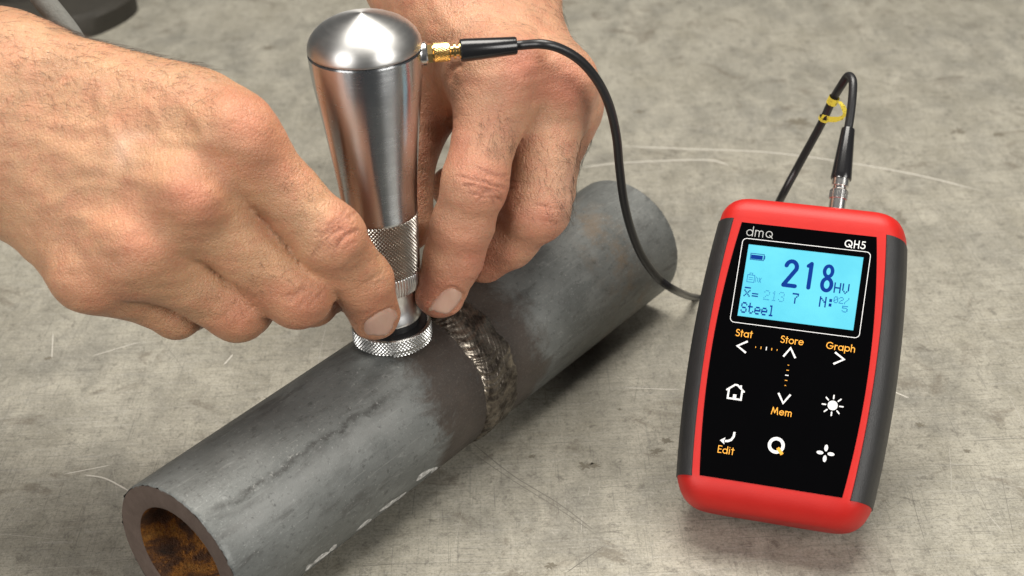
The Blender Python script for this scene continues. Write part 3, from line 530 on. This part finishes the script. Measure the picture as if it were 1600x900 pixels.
A_ = dv(6.3, 94.2, 14); Bv = dv(6.25, 121, 14)
mesh('steel_plug', *turned([(.1, 0), (2.3, 0), (2.55, .3), (2.55, 4.6), (2.75, 4.7), (2.75, 7.6), (2.55, 7.8), (2.1, 8.0), (2.1, 8.8), (2.7, 9.0), (2.7, 11.4), (.1, 11.4)], A_, Bv, 44), M_NICKEL, cable, 35, local=False)
ku = []; d_ = unit(Bv - A_); u1 = unit(np.cross(d_, [0, 0, 1])); u2 = np.cross(d_, u1)
for k in range(30):
    a = 2 * math.pi * k / 30; ku.append(tube([A_ + d_ * q + 2.75 * (math.cos(a) * u1 + math.sin(a) * u2) for q in (4.9, 7.4)], .12, 4, True))
mesh('plug_knurl', *merge(*ku), M_NICKEL, cable, 60, local=False)
mesh('sleeve', *turned([(.1, 11.3), (3.1, 11.3), (3.2, 11.6), (3.1, 13), (2.1, 27.6), (1.95, 28), (1.5, 28.0)], A_, Bv, 40), M_SLEEVE, cable, 35, local=False)
# folded yellow paper tag on the cable
tA, tB = tail[0] + (loop[-1] - tail[0]) * .35, tail[1]
dT = unit(tB - tA); off = unit(RT * .95 - UP * .25)
wrap = lambda P, ln: tube([P, P + dT * ln], 1.78, 14, False)
def ribbon3(P, wdir, w):
    V = []
    for p in P: V += [p - wdir * w / 2, p + wdir * w / 2]
    return V, [(2 * i, 2 * i + 1, 2 * i + 3, 2 * i + 2) for i in range(len(P) - 1)]
a0 = tA + dT * .5; b0 = tA + dT * 9.5
mesh('paper_tag', *merge(wrap(a0, 2.6), wrap(b0 - dT * .6, 1.0), ribbon3([a0 + dT * 1.2 + off * 1.75 - FW * .4, a0 + dT * 2.5 + off * 3.6 - FW * .6, a0 + dT * 5.0 + off * 5.6 - FW * .5, a0 + dT * 6.3 + off * 5.9], unit(off * .75 + FW * .5 - dT * .2), 2.2), ribbon3([a0 + dT * 6.3 + off * 5.9, a0 + dT * 8.2 + off * 3.9 - FW * .8, b0 + off * 1.5 - FW * 1.2, b0 - off * 1.2 - FW * 1.4], unit(dT), 2.3)), M_TAG, cable, None, local=False)

# ------------------------------------------------------------------ hands
def rcone(p, a, b, r1, r2):
    ba = b - a; l2 = ba @ ba; rr = r1 - r2; a2 = l2 - rr * rr; il2 = 1 / l2
    pa = p - a; y = pa @ ba; z = y - l2
    x2 = ((pa * l2 - y[:, None] * ba) ** 2).sum(1); y2 = y * y * l2; z2 = z * z * l2; k = np.sign(rr) * rr * rr * x2
    d = (np.sqrt(x2 * a2 * il2) + y * rr) * il2 - r1
    m2 = np.sign(y) * a2 * y2 < k; d = np.where(m2, np.sqrt(x2 + y2) * il2 - r1, d)
    m1 = np.sign(z) * a2 * z2 > k; return np.where(m1, np.sqrt(x2 + z2) * il2 - r2, d)
def smin(a, b, k): h = np.maximum(k - np.abs(a - b), 0) / k; return np.minimum(a, b) - h * h * k * .25
class Hand:
    def __init__(s): s.fing = []; s.palm = []; s.extra = []
    def sdf(s, p):
        P = None
        for a, b, r1, r2, k in s.palm:
            d = rcone(p, a, b, r1, r2); P = d if P is None else smin(P, d, k)
        Fm = None
        for segs, kk in s.fing:
            Fi = None
            for a, b, r1, r2, k in segs:
                d = rcone(p, a, b, r1, r2); Fi = d if Fi is None else smin(Fi, d, k)
            Fm = Fi if Fm is None else smin(Fm, Fi, kk)
        d = smin(P, Fm, s.kpalm)
        for a, b, r1, r2, k in s.extra: d = smin(d, rcone(p, a, b, r1, r2), k)
        return d
    def grad(s, p, e=.25):
        k = np.array([(1, -1, -1), (-1, -1, 1), (-1, 1, -1), (1, 1, 1)], float); g = sum(v * s.sdf(p + v * e)[:, None] for v in k)
        return g / (np.linalg.norm(g, axis=1, keepdims=True) + 1e-9)
    def bounds(s):
        A = []
        for a, b, r1, r2, k in s.palm + s.extra + [q for f, _ in s.fing for q in f]: A += [a - r1 - 3, a + r1 + 3, b - r2 - 3, b + r2 + 3]
        return np.min(A, 0), np.max(A, 0)
    def build(s, h=1.4):
        lo, hi = s.bounds(); m = 4; nc = np.ceil((hi - lo) / (h * m)).astype(int) + 2; n = (nc - 1) * m + 1
        ax = [lo[i] + h * np.arange(n[i]) for i in range(3)]
        cg = np.stack(np.meshgrid(*[a[::m] for a in ax], indexing='ij'), -1).reshape(-1, 3); cv = s.sdf(cg).reshape(nc)
        V = np.kron(np.where(cv < 0, -9., 9.), np.ones((m, m, m)))[:n[0], :n[1], :n[2]].astype(np.float32)
        band = np.abs(cv) < h * m * 1.9; bi = np.argwhere(band); off = np.stack(np.meshgrid(*[np.arange(-m // 2, m // 2 + 1)] * 3, indexing='ij'), -1).reshape(-1, 3)
        mask = np.zeros(n, bool)
        for o_ in off:
            q = bi * m + o_; ok = ((q >= 0) & (q < n)).all(1); q = q[ok]; mask[q[:, 0], q[:, 1], q[:, 2]] = True
        ii = np.argwhere(mask); val = np.empty(len(ii), np.float32)
        for k in range(0, len(ii), 200000): val[k:k + 200000] = s.sdf(lo + ii[k:k + 200000] * h)
        # points outside the band take the sign of the nearest coarse node
        near = np.clip(np.round(np.indices(n).reshape(3, -1).T / m).astype(int), 0, nc - 1); V = np.where(cv[near[:, 0], near[:, 1], near[:, 2]] < 0, -9., 9.).reshape(n).astype(np.float32)
        V[mask] = val; del near
        # surface nets
        I = V < 0; c = np.zeros(n - 1, np.int8)
        for dx in (0, 1):
            for dy in (0, 1):
                for dz in (0, 1): c += I[dx:n[0] - 1 + dx, dy:n[1] - 1 + dy, dz:n[2] - 1 + dz]
        act = (c > 0) & (c < 8); ci = np.argwhere(act); idx = np.full(n - 1, -1, np.int64); idx[act] = np.arange(len(ci))
        acc = np.zeros((len(ci), 3)); cnt = np.zeros(len(ci)); cor = [np.array(q) for q in ((0, 0, 0), (1, 0, 0), (0, 1, 0), (1, 1, 0), (0, 0, 1), (1, 0, 1), (0, 1, 1), (1, 1, 1))]
        for a in range(8):
            for b in range(a + 1, 8):
                if np.abs(cor[a] - cor[b]).sum() != 1: continue
                qa = ci + cor[a]; qb = ci + cor[b]; va = V[qa[:, 0], qa[:, 1], qa[:, 2]]; vb = V[qb[:, 0], qb[:, 1], qb[:, 2]]; x = (va < 0) != (vb < 0)
                t = np.where(x, va / np.where(x, va - vb, 1), 0); acc += np.where(x[:, None], cor[a] + t[:, None] * (cor[b] - cor[a]), 0); cnt += x
        P = lo + (ci + acc / cnt[:, None]) * h; Q = []
        for ax_ in range(3):
            sl = [slice(0, n[i] - 1) if i == ax_ else slice(1, n[i] - 1) for i in range(3)]; s2 = [slice(1, n[i]) if i == ax_ else slice(1, n[i] - 1) for i in range(3)]
            A = I[tuple(sl)]; Bq = I[tuple(s2)]; ch = np.argwhere(A != Bq); fl = A[ch[:, 0], ch[:, 1], ch[:, 2]]; g = ch.copy()
            for i in range(3):
                if i != ax_: g[:, i] += 1
            u, w = [(1, 2), (2, 0), (0, 1)][ax_]; e = np.eye(3, dtype=int)
            qs = [g - e[u] - e[w], g - e[w], g, g - e[u]]; q = np.stack([idx[k[:, 0], k[:, 1], k[:, 2]] for k in qs], 1)
            q[~fl] = q[~fl][:, ::-1]; Q.append(q)
        Q = np.vstack(Q); Q = Q[(Q >= 0).all(1)]
        P = s.snap(P, 2)
        return s.subdiv(P, Q)
    def snap(s, P, it):
        for _ in range(it): P = P - s.grad(P) * np.clip(s.sdf(P), -1, 1)[:, None] * .9
        return P
    def subdiv(s, P, Q):
        E = np.sort(np.vstack([Q[:, [0, 1]], Q[:, [1, 2]], Q[:, [2, 3]], Q[:, [3, 0]]]), 1); U, inv = np.unique(E, axis=0, return_inverse=True); inv = inv.reshape(-1)
        n = len(P); m = len(U); k = len(Q); EP = (P[U[:, 0]] + P[U[:, 1]]) / 2; FP = P[Q].mean(1)
        e = [n + inv[i * k:(i + 1) * k] for i in range(4)]; f = n + m + np.arange(k)
        NQ = np.vstack([np.stack([Q[:, 0], e[0], f, e[3]], 1), np.stack([e[0], Q[:, 1], e[1], f], 1), np.stack([f, e[1], Q[:, 2], e[2]], 1), np.stack([e[3], f, e[2], Q[:, 3]], 1)])
        P2 = s.snap(np.vstack([P, EP, FP]), 1)
        # one light Laplacian pass evens the net out before the last projection
        Es = np.vstack([NQ[:, [0, 1]], NQ[:, [1, 2]], NQ[:, [2, 3]], NQ[:, [3, 0]]]); a_ = np.zeros_like(P2); c_ = np.zeros(len(P2))
        Es = np.vstack([Es, Es[:, ::-1]]); np.add.at(a_, Es[:, 0], P2[Es[:, 1]]); np.add.at(c_, Es[:, 0], 1); P2 = P2 * .45 + (a_ / np.maximum(c_, 1)[:, None]) * .55
        P2 = s.snap(P2, 1)
        for _ in range(12):   # iron out slivers where two fingers meet
            a_[:] = 0; np.add.at(a_, Es[:, 0], P2[Es[:, 1]]); L = a_ / np.maximum(c_, 1)[:, None] - P2; P2 = P2 + L * np.where(np.linalg.norm(L, axis=1) > .085, .7, 0.)[:, None]
        return P2, NQ
    def trace(s, px, py):
        """first point of the surface seen along a line of sight"""
        d = np.array([unit(ray(x, y)) for x, y in zip(px, py)]); t = np.full(len(d), 250.)
        for _ in range(60): t += np.clip(s.sdf(CAM + d * t[:, None]), -5, 30) * .85
        return CAM + d * t[:, None]
def J(px, py, D): return at(px, py, D)
def chain(js, rs, k=3.0):
    return [(js[i], js[i + 1], rs[i], rs[i + 1], k) for i in range(len(js) - 1)]
def vnoise(P, sc, seed):
    """cheap smooth noise: a few sine waves in random directions"""
    g = np.random.default_rng(seed); o = 0
    for i in range(7):
        d = unit(g.normal(size=3)); o = o + np.sin(P @ d * sc * (1 + .6 * i / 2) + g.uniform(0, 6.28))
    return o / 3.2
def gauss2(X, Y, cx, cy, r, rx=None): return np.exp(-(((X - cx) / r) ** 2 + ((Y - cy) / (rx or r)) ** 2))
def groove(P, N, X, Y, pts, wmm, depth, Dref=430.):
    """crease along an image-plane polyline, width in mm"""
    q = spline([(a, b, 0) for a, b in pts], 6)[:, :2]; d = np.full(len(X), 1e9); k = FOC / Dref
    sel = (X > q[:, 0].min() - 30) & (X < q[:, 0].max() + 30) & (Y > q[:, 1].min() - 30) & (Y < q[:, 1].max() + 30); xs_, ys_ = X[sel], Y[sel]; dd = np.full(len(xs_), 1e9); tt_ = np.zeros(len(xs_))
    for i in range(len(q) - 1):
        ab = q[i + 1] - q[i]; t = np.clip(((xs_ - q[i, 0]) * ab[0] + (ys_ - q[i, 1]) * ab[1]) / (ab @ ab + 1e-9), 0, 1); e = np.hypot(xs_ - q[i, 0] - t * ab[0], ys_ - q[i, 1] - t * ab[1]); bt = e < dd; dd = np.where(bt, e, dd); tt_ = np.where(bt, (i + t) / (len(q) - 1), tt_)
    out = np.zeros(len(X)); out[sel] = depth * np.exp(-(dd / k / wmm) ** 2) * np.clip(np.minimum(tt_, 1 - tt_) * 6 + .1, 0, 1); return out
def wrinkles(P, N, X, Y, c, ang, n, gap, half, depth, w, seed):
    """a fan of transverse skin folds over a joint: c pixel centre, ang direction of the folds in degrees"""
    g = np.random.default_rng(seed); o = np.zeros(len(X)); a = math.radians(ang); u = np.array([math.cos(a), math.sin(a)]); v = np.array([-u[1], u[0]])
    for i in range(n):
        s_ = (i - (n - 1) / 2) * gap + g.normal(0, gap * .35); L = half * g.uniform(.25, 1.0) * (1 - .35 * abs(i - (n - 1) / 2) / n); bow = g.normal(0, 4) + (i - (n - 1) / 2) * -1.6; sh_ = g.normal(0, half * .3)
        pts = [(c[0] + u[0] * (L * q + sh_) + v[0] * (s_ + bow * (1 - q * q) + g.normal(0, 1.0)), c[1] + u[1] * (L * q + sh_) + v[1] * (s_ + bow * (1 - q * q) + g.normal(0, 1.0))) for q in (-1, -.5, 0, .5, 1)]
        o += groove(P, N, X, Y, pts, w * g.uniform(.8, 1.3), depth * g.uniform(.5, 1.1))
    return o
def hand_mesh(name, H, root, mat, feats):
    P, Q = H.build(); N = H.grad(P); X, Y = proj(P); toc = CAM - P; toc /= np.linalg.norm(toc, axis=1, keepdims=True); fac = np.clip((N * toc).sum(1) * 2.2, 0, 1)
    disp, tint = feats(P, N, X, Y, fac)
    disp = disp + .10 * vnoise(P, .55, 3) + .16 * vnoise(P, .22, 5)
    P2 = P + N * disp[:, None]; o = mesh(name, P2, Q, mat, root, 180, local=False)
    at_ = o.data.color_attributes.new('tint', 'FLOAT_COLOR', 'POINT'); at_.data.foreach_set('color', np.column_stack([np.clip(tint, 0, 1), np.ones(len(P))]).astype(np.float32).ravel())
    return o, P2, N, X, Y, fac
def nail(H, root, c, A, B, lift=.30, edge=.12):
    """c pixel centre; A half axis across, B half axis from the cuticle to the free edge"""
    nu, nv = 21, 25; px = []; py = []
    for i in range(nu):
        for j in range(nv):
            u = -1 + 2 * i / (nu - 1); v = -1 + 2 * j / (nv - 1)
            # square to a superellipse
            q = (abs(u) ** 3.2 + abs(v) ** 3.2) ** (1 / 3.2); mx = max(abs(u), abs(v)); k = mx / q if q > 0 else 1
            px.append(c[0] + u * k * A[0] + v * k * B[0]); py.append(c[1] + u * k * A[1] + v * k * B[1])
    P = H.trace(px, py); N = H.grad(P, .8); V = []; uu = np.repeat(np.linspace(-1, 1, nu), nv); vv = np.tile(np.linspace(-1, 1, nv), nu); rim = np.maximum(np.abs(uu), np.abs(vv))
    h = np.where(rim > .99, -.35, lift * (1 - .35 * rim ** 4)); P = P + N * h[:, None]
    # smooth the plate
    G_ = P.reshape(nu, nv, 3)
    for _ in range(6): G_[1:-1, 1:-1] = (G_[:-2, 1:-1] + G_[2:, 1:-1] + G_[1:-1, :-2] + G_[1:-1, 2:]) / 4 * .6 + G_[1:-1, 1:-1] * .4
    F = grid_faces(nu, nv); F = np.array(F); ve = vv[F].mean(1)
    o = mesh('fingernail', G_.reshape(-1, 3), F.tolist(), M_NAIL, root, 180, local=False); o.data.materials.append(M_NAILEDGE)
    o.data.polygons.foreach_set('material_index', [1 if v > 1 - 2 * edge else 0 for v in ve]); o.data.update()
    V0 = np.array([v.co for v in o.data.vertices])
    return o
def nail_fold(X, Y, c, A, B):
    M2 = np.linalg.inv(np.array([[A[0], B[0]], [A[1], B[1]]])); u = M2[0, 0] * (X - c[0]) + M2[0, 1] * (Y - c[1]); v = M2[1, 0] * (X - c[0]) + M2[1, 1] * (Y - c[1])
    q = (np.abs(u) ** 3.2 + np.abs(v) ** 3.2) ** (1 / 3.2); fold = np.exp(-((q - 1.22) / .12) ** 2) * np.clip(1.1 - v, 0, 1); return .38 * fold - .25 * (q < .97) - .42 * np.exp(-((q - 1.03) / .07) ** 2)
def hair(name, root, P, N, sel, n, length, direc, rad, seed):
    """thin tapered tufts rooted on the skin"""
    g = np.random.default_rng(seed); ids = np.flatnonzero(sel);
    if len(ids) == 0: return
    ids = g.choice(ids, n); V = []; F = []
    for i in ids:
        nn = N[i]; d0 = np.asarray(direc, float) + g.normal(0, .38, 3); t = unit(d0 - nn * (d0 @ nn)); L = length * g.uniform(.5, 1.25); curl = g.normal(0, .35); b = np.cross(nn, t); o = len(V); K = 5
        for k in range(K):
            q = k / (K - 1); c_ = P[i] - nn * .15 + t * L * q + nn * L * (.42 * q - .30 * q * q) + b * curl * L * q * q; r = rad * (1 - .8 * q)
            for a in range(3): V.append(c_ + r * (math.cos(a * 2.094) * nn + math.sin(a * 2.094) * b))
        for k in range(K - 1):
            for a in range(3): F.append((o + k * 3 + a, o + k * 3 + (a + 1) % 3, o + (k + 1) * 3 + (a + 1) % 3, o + (k + 1) * 3 + a))
    mesh(name, V, F, M_HAIR, root, 180, local=False, kind='stuff')

# ---- hand on the left of the picture: reaches in from the left, forefinger on the neck of the probe
HR = Hand(); HR.kpalm = 9.
idx = [J(364, 214, 394), J(513, 372, 406), J(566, 440, 420), J(586, 491, 435)]
midf = [J(286, 305, 392), J(464, 457, 414), J(484, 462, 436), J(510, 455, 452)]
rng_ = [J(212, 390, 395), J(371, 484, 418), J(384, 482, 440), J(398, 460, 455)]
pky = [J(142, 424, 401), J(276, 485, 420), J(296, 478, 438), J(318, 460, 450)]
HR.fing = [(chain(idx, [9.6, 9.2, 8.5, 7.5], 2.5), .5), (chain(midf, [9.9, 9.5, 8.6, 7.5], 2.5), 1.0), (chain(rng_, [9.2, 8.7, 8.0, 7.2], 2.5), .8), (chain(pky, [8.3, 7.6, 7.0, 6.4], 2.5), .8)]
HR.fing.append((chain([J(250, 190, 440), J(400, 300, 452), J(500, 420, 462), J(560, 455, 468)], [13, 11, 9.5, 8], 4), .8))
WR = [J(15, 125, 412), J(10, 175, 408), J(0, 215, 412), J(-10, 248, 420)]
HR.palm = [(WR[0], idx[0], 13.5, 10.8, 10), (WR[1], midf[0], 14, 10.8, 14), (WR[0], J(310, 172, 402), 12, 10.5, 12), (WR[2], rng_[0], 13.5, 10.2, 14), (WR[3], pky[0], 12.5, 9.4, 14),
           (J(20, 170, 425), J(300, 280, 418), 15, 13, 14), (J(0, 220, 428), J(190, 390, 418), 15, 11, 14),
           (WR[0], J(-330, -60, 480), 15, 21, 14), (WR[2], J(-360, 70, 480), 17, 22, 16), (WR[3], J(-360, 120, 485), 13, 20, 16)]
HR.extra = [(J(366, 208, 388), J(374, 214, 388), 5.6, 5.6, 9), (J(290, 300, 384), J(303, 312, 384), 6.6, 6.2, 6), (J(212, 382, 389), J(218, 388, 389), 6.0, 6.0, 7), (J(130, 432, 397), J(136, 438, 397), 5.5, 5.5, 7),
            (J(520, 366, 402), J(526, 374, 402), 6.6, 6.6, 6), (J(462, 452, 410), J(468, 458, 410), 6.5, 6.5, 6), (J(366, 476, 414), J(371, 481, 414), 6.0, 6.0, 6)]
hand_r = thing('hand', 'bare hand reaching from the left, forefinger pressing the probe neck', 'hand', frame((1, 0, 0), (0, 1, 0), (0, 0, 1), at(250, 430, 410)))
NRc, NRa, NRb = (597, 508), (27, -15), (8, 18)
def feats_r(P, N, X, Y, fac):
    d = np.zeros(len(P)); w = lambda *a: wrinkles(P, N, X, Y, *a)
    d -= fac * w((528, 362), -38, 13, 4.6, 48, .46, .28, 11); d -= fac * w((572, 446), -28, 5, 6.0, 40, .26, .36, 12); d -= fac * w((474, 458), -42, 10, 4.8, 40, .42, .28, 13); d -= fac * w((378, 488), -40, 5, 7, 30, .28, .42, 14)
    d -= fac * w((395, 190), 35, 6, 10, 30, .16, .5, 15); d -= fac * w((545, 405), -30, 6, 9, 40, .14, .4, 16)
    # hollows beside the knuckles, cords of the back of the hand
    d -= fac * 1.3 * gauss2(X, Y, 335, 258, 34, 30) + fac * 1.1 * gauss2(X, Y, 252, 348, 26, 26) + fac * .7 * gauss2(X, Y, 178, 412, 22)
    d -= fac * .7 * gauss2(X, Y, 215, 300, 60, 50) + fac * .4 * gauss2(X, Y, 250, 180, 70, 45)
    d -= groove(P, N, X, Y, [(120, 150), (200, 205), (300, 240)], 4.5, .35) * fac
    for pts, wv, dp in [([(25, 190), (120, 250), (210, 280), (285, 295)], 2.6, -.75), ([(40, 130), (180, 150), (300, 170), (375, 185)], 2.8, -.6), ([(10, 260), (90, 320), (200, 375)], 2.4, -.6), ([(150, 110), (165, 190), (205, 250), (190, 300)], 1.5, -.8), ([(60, 80), (150, 100), (240, 130), (300, 175), (330, 240)], 1.4, -.65), ([(70, 330), (130, 290), (200, 300)], 1.4, -.6), ([(60, 190), (130, 200), (165, 190)], 1.3, -.6), ([(230, 150), (260, 215), (330, 225)], 1.4, -.65)]:
        d -= groove(P, N, X, Y, pts, wv * 1.15, dp * .68, 405.) * fac
    d += nail_fold(X, Y, NRc, NRa, NRb) * fac * (gauss2(X, Y, NRc[0], NRc[1], 60) > .2)
    red = .75 * gauss2(X, Y, 300, 305, 42) + .55 * gauss2(X, Y, 390, 185, 50) + .6 * gauss2(X, Y, 540, 362, 40) + .5 * gauss2(X, Y, 222, 385, 40) + .6 * gauss2(X, Y, 590, 480, 50) + .55 * gauss2(X, Y, 480, 470, 45) + .5 * gauss2(X, Y, 385, 495, 45) + .45 * gauss2(X, Y, 140, 455, 55) + .35 * gauss2(X, Y, 450, 250, 60)
    red += .12 * vnoise(P, .18, 21)
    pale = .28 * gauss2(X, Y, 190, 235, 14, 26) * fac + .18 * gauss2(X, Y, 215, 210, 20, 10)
    dk = w((528, 362), -38, 13, 4.6, 48, .85, .26, 11) + .7 * w((474, 458), -42, 10, 4.8, 40, .5, .28, 13) + .8 * gauss2(X, Y, 152, 223, 3)
    return d, np.column_stack([red, pale, np.clip(dk, 0, .6)])
hr, PR, NRm, XR, YR, FR = hand_mesh('skin', HR, hand_r, M_SKIN, feats_r)
nail(HR, hand_r, NRc, NRa, NRb)
vis = FR > .15
hair('fine_hair', hand_r, PR, NRm, vis & (YR < 200) & (XR < 330) & (XR > -10), 560, 5.0, RT * .8 - UP * .5, .038, 31)
hair('fine_hair', hand_r, PR, NRm, (FR > .0) & (FR < .5) & (YR < 160) & (XR < 330) & (XR > 60), 240, 5.0, RT * .8 + UP * .2, .046, 32)
hair('fine_hair', hand_r, PR, NRm, vis & ((gauss2(XR, YR, 470, 290, 40) > .4) | (gauss2(XR, YR, 420, 430, 36) > .4) | (gauss2(XR, YR, 350, 470, 36) > .4)), 220, 3.4, RT * .6 - UP * .8, .032, 33)
hair('fine_hair', hand_r, PR, NRm, vis & (XR < 160) & (YR < 380), 300, 4.5, RT * .5 - UP * .8, .032, 34)

# ---- hand at the top: comes from behind, forefinger and thumb close on the probe
HL = Hand(); HL.kpalm = 9.
idx = [J(780, 122, 436), J(741, 288, 429), J(722, 352, 434), J(709, 402, 440), J(688, 457, 447)]
midf = [J(864, 130, 448), J(837, 325, 446), J(794, 372, 455), J(756, 402, 462)]
rng_ = [J(880, 165, 462), J(850, 300, 464), J(800, 330, 480), J(706, 292, 492)]
pky = [J(868, 185, 482), J(840, 270, 488), J(800, 295, 498), J(760, 300, 502)]
HL.fing = [(chain(idx, [10.4, 9.1, 8.8, 8.5, 7.7], 3), .5), (chain(midf, [10.6, 9.8, 8.8, 8.0], 3), .7), (chain(rng_, [9.6, 9, 8, 7], 2.5), .6), (chain(pky, [8.6, 8, 7, 6.3], 2.5), .6)]
th = [J(690, 30, 480), J(672, 140, 474), J(628, 255, 465), J(632, 350, 461)]
HL.fing.append((chain(th, [14, 11.5, 9.6, 8.8], 4), 2.5))
W0 = [J(650, -40, 482), J(705, -45, 474), J(755, -35, 476), J(790, -20, 484)]
HL.palm = [(W0[0], idx[0], 14, 11.3, 10), (W0[1], midf[0], 14.5, 11, 14), (W0[2], rng_[0], 14, 10.5, 14), (W0[3], pky[0], 13, 10, 14), (th[0], idx[0], 11, 9.5, 14), (th[1], J(760, 150, 450), 7.5, 8, 10),
           (W0[0], J(610, -330, 560), 14, 20, 16), (W0[2], J(760, -330, 560), 15, 21, 16), (W0[3], J(800, -330, 565), 11, 18, 14)]
HL.extra = [(J(790, 112, 430), J(800, 118, 430), 7.5, 7.5, 8), (J(878, 118, 439), J(886, 126, 440), 7.0, 7.0, 8), (J(893, 160, 458), J(896, 166, 458), 6.2, 6.2, 6), (J(744, 286, 426), J(746, 292, 426), 5.6, 5.6, 6), (J(844, 326, 443), J(842, 331, 443), 6.0, 6.0, 6)]
hand_l = thing('hand', 'bare hand coming from the top behind the probe, thumb and fingers pinching it', 'hand', frame((1, 0, 0), (0, 1, 0), (0, 0, 1), at(780, 400, 455)))
NLc, NLa, NLb = (695, 475), (13, 11), (-21, 22)
def feats_l(P, N, X, Y, fac):
    d = np.zeros(len(P)); w = lambda *a: wrinkles(P, N, X, Y, *a)
    d -= fac * w((758, 290), 14, 13, 4.6, 44, .46, .28, 41); d -= fac * w((726, 396), 24, 5, 5.5, 30, .36, .34, 42); d -= fac * w((858, 335), 12, 6, 7, 30, .32, .42, 43); d -= fac * w((800, 425), 20, 4, 6, 24, .26, .36, 44); d -= fac * w((740, 350), 18, 7, 9, 34, .10, .36, 45)
    d -= groove(P, N, X, Y, [(700, 130), (706, 108), (722, 98)], .9, .9, 440) * fac + groove(P, N, X, Y, [(704, 205), (702, 192), (712, 180)], .8, .7, 440) * fac
    d -= fac * 2.0 * gauss2(X, Y, 838, 150, 24, 40) + fac * .8 * gauss2(X, Y, 760, 60, 40, 30)
    d -= groove(P, N, X, Y, [(830, 120), (835, 60), (800, 0)], 3.0, -.7, 450) * fac + groove(P, N, X, Y, [(720, 60), (690, 20), (670, -20)], 2.2, -.4, 450) * fac + groove(P, N, X, Y, [(880, 110), (850, 50), (790, 10)], 2.6, -.7, 450) * fac
    d += nail_fold(X, Y, NLc, NLa, NLb) * fac * (gauss2(X, Y, NLc[0], NLc[1], 60) > .2)
    red = .7 * gauss2(X, Y, 815, 105, 45) + .55 * gauss2(X, Y, 885, 140, 40) + .6 * gauss2(X, Y, 760, 295, 45) + .5 * gauss2(X, Y, 740, 400, 40) + .6 * gauss2(X, Y, 685, 470, 45) + .5 * gauss2(X, Y, 858, 345, 42) + .5 * gauss2(X, Y, 790, 430, 40) + .35 * gauss2(X, Y, 720, 200, 50) + .12 * vnoise(P, .18, 22)
    pale = .15 * gauss2(X, Y, 890, 300, 20, 60)
    dk = w((758, 290), 14, 13, 4.6, 44, .85, .26, 41) + .5 * w((858, 335), 12, 6, 7, 30, .5, .35, 43)
    return d, np.column_stack([red, pale, np.clip(dk, 0, .6)])
hl, PL, NLm, XL, YL, FL = hand_mesh('skin', HL, hand_l, M_SKIN2, feats_l)
nail(HL, hand_l, NLc, NLa, NLb)
visl = FL > .12
hair('fine_hair', hand_l, PL, NLm, visl & (XL > 830) & (YL > 215) & (YL < 345), 190, 6.5, RT * .25 - UP * .9, .042, 51)
hair('fine_hair', hand_l, PL, NLm, (FL < .45) & (FL > 0) & (XL > 860) & (YL > 215) & (YL < 365), 120, 5.0, RT * .6 - UP * .8, .046, 52)
hair('fine_hair', hand_l, PL, NLm, visl & (gauss2(XL, YL, 775, 210, 34, 40) > .4), 150, 4.0, RT * .4 - UP * .8, .032, 53)
hair('fine_hair', hand_l, PL, NLm, visl & (XL > 690) & (YL < 70) & (YL > -20), 230, 5.0, RT * .6 - UP * .8, .034, 54)
hair('fine_hair', hand_l, PL, NLm, (FL < .45) & (FL > 0) & (XL > 800) & (YL < 110), 80, 5.0, RT * .9 - UP * .1, .036, 55)

# ------------------------------------------------------------------ sleeve edges and the casting at the back
def slab(px_pts, D, th_, name, mat, root, bulge=0.):
    """thick cloth strip through image points at a given depth"""
    P = spline([at(x, y, D) for x, y in px_pts], 6); V, F = tube(P, th_, 12); return mesh(name, V, F, mat, root, 60, local=False)
slab([(30, -60), (62, -8), (84, 20), (106, 48), (120, 70)], 452, 3.4, 'cuff_edge', M_CLOTH, hand_r)
cast = thing('iron_casting', 'dark iron casting with round holes lying at the back left', 'casting', frame((1, 0, 0), (0, 1, 0), (0, 0, 1), (-256, 808, 0)))
def prism(outl, z0, z1, bev=1.5):
    n = len(outl); c0_ = np.mean(outl, 0); o = np.array(outl, float); ins = c0_ + (o - c0_) * .94
    V = [(*p, z0) for p in o] + [(*p, z1 - bev) for p in o] + [(*p, z1) for p in ins]; F = grid_faces(3, n, cv=True) + [tuple(2 * n + k for k in range(n)), tuple(range(n))[::-1]]; return V, F
ol = [(48 * math.cos(a) * (1 + .08 * math.sin(3 * a)), 40 * math.sin(a) * (1 + .10 * math.cos(2 * a))) for a in np.arange(40) * 2 * math.pi / 40]
mesh('base_plate', *prism(ol, 0, 13, 3), M_CAST, cast, 40)
for x, y, r in ((-14, 14, 17), (24, 16, 8)):
    V, F = lathe([(r * .72, 12), (r * .72, 20), (r * .8, 21), (r, 21), (r * 1.06, 19), (r * 1.12, 12)], 40); V = V + np.array([x, y, 0]); mesh('boss', V, F, M_CAST, cast, 40)
    V, F = lathe([(.1, 13.2), (r * .73, 13.2)], 40); mesh('hole_shade_disc', V + np.array([x, y, 0]), F, M_BLACK, cast, 40)  # flat black disc paints the shade inside the boss opening
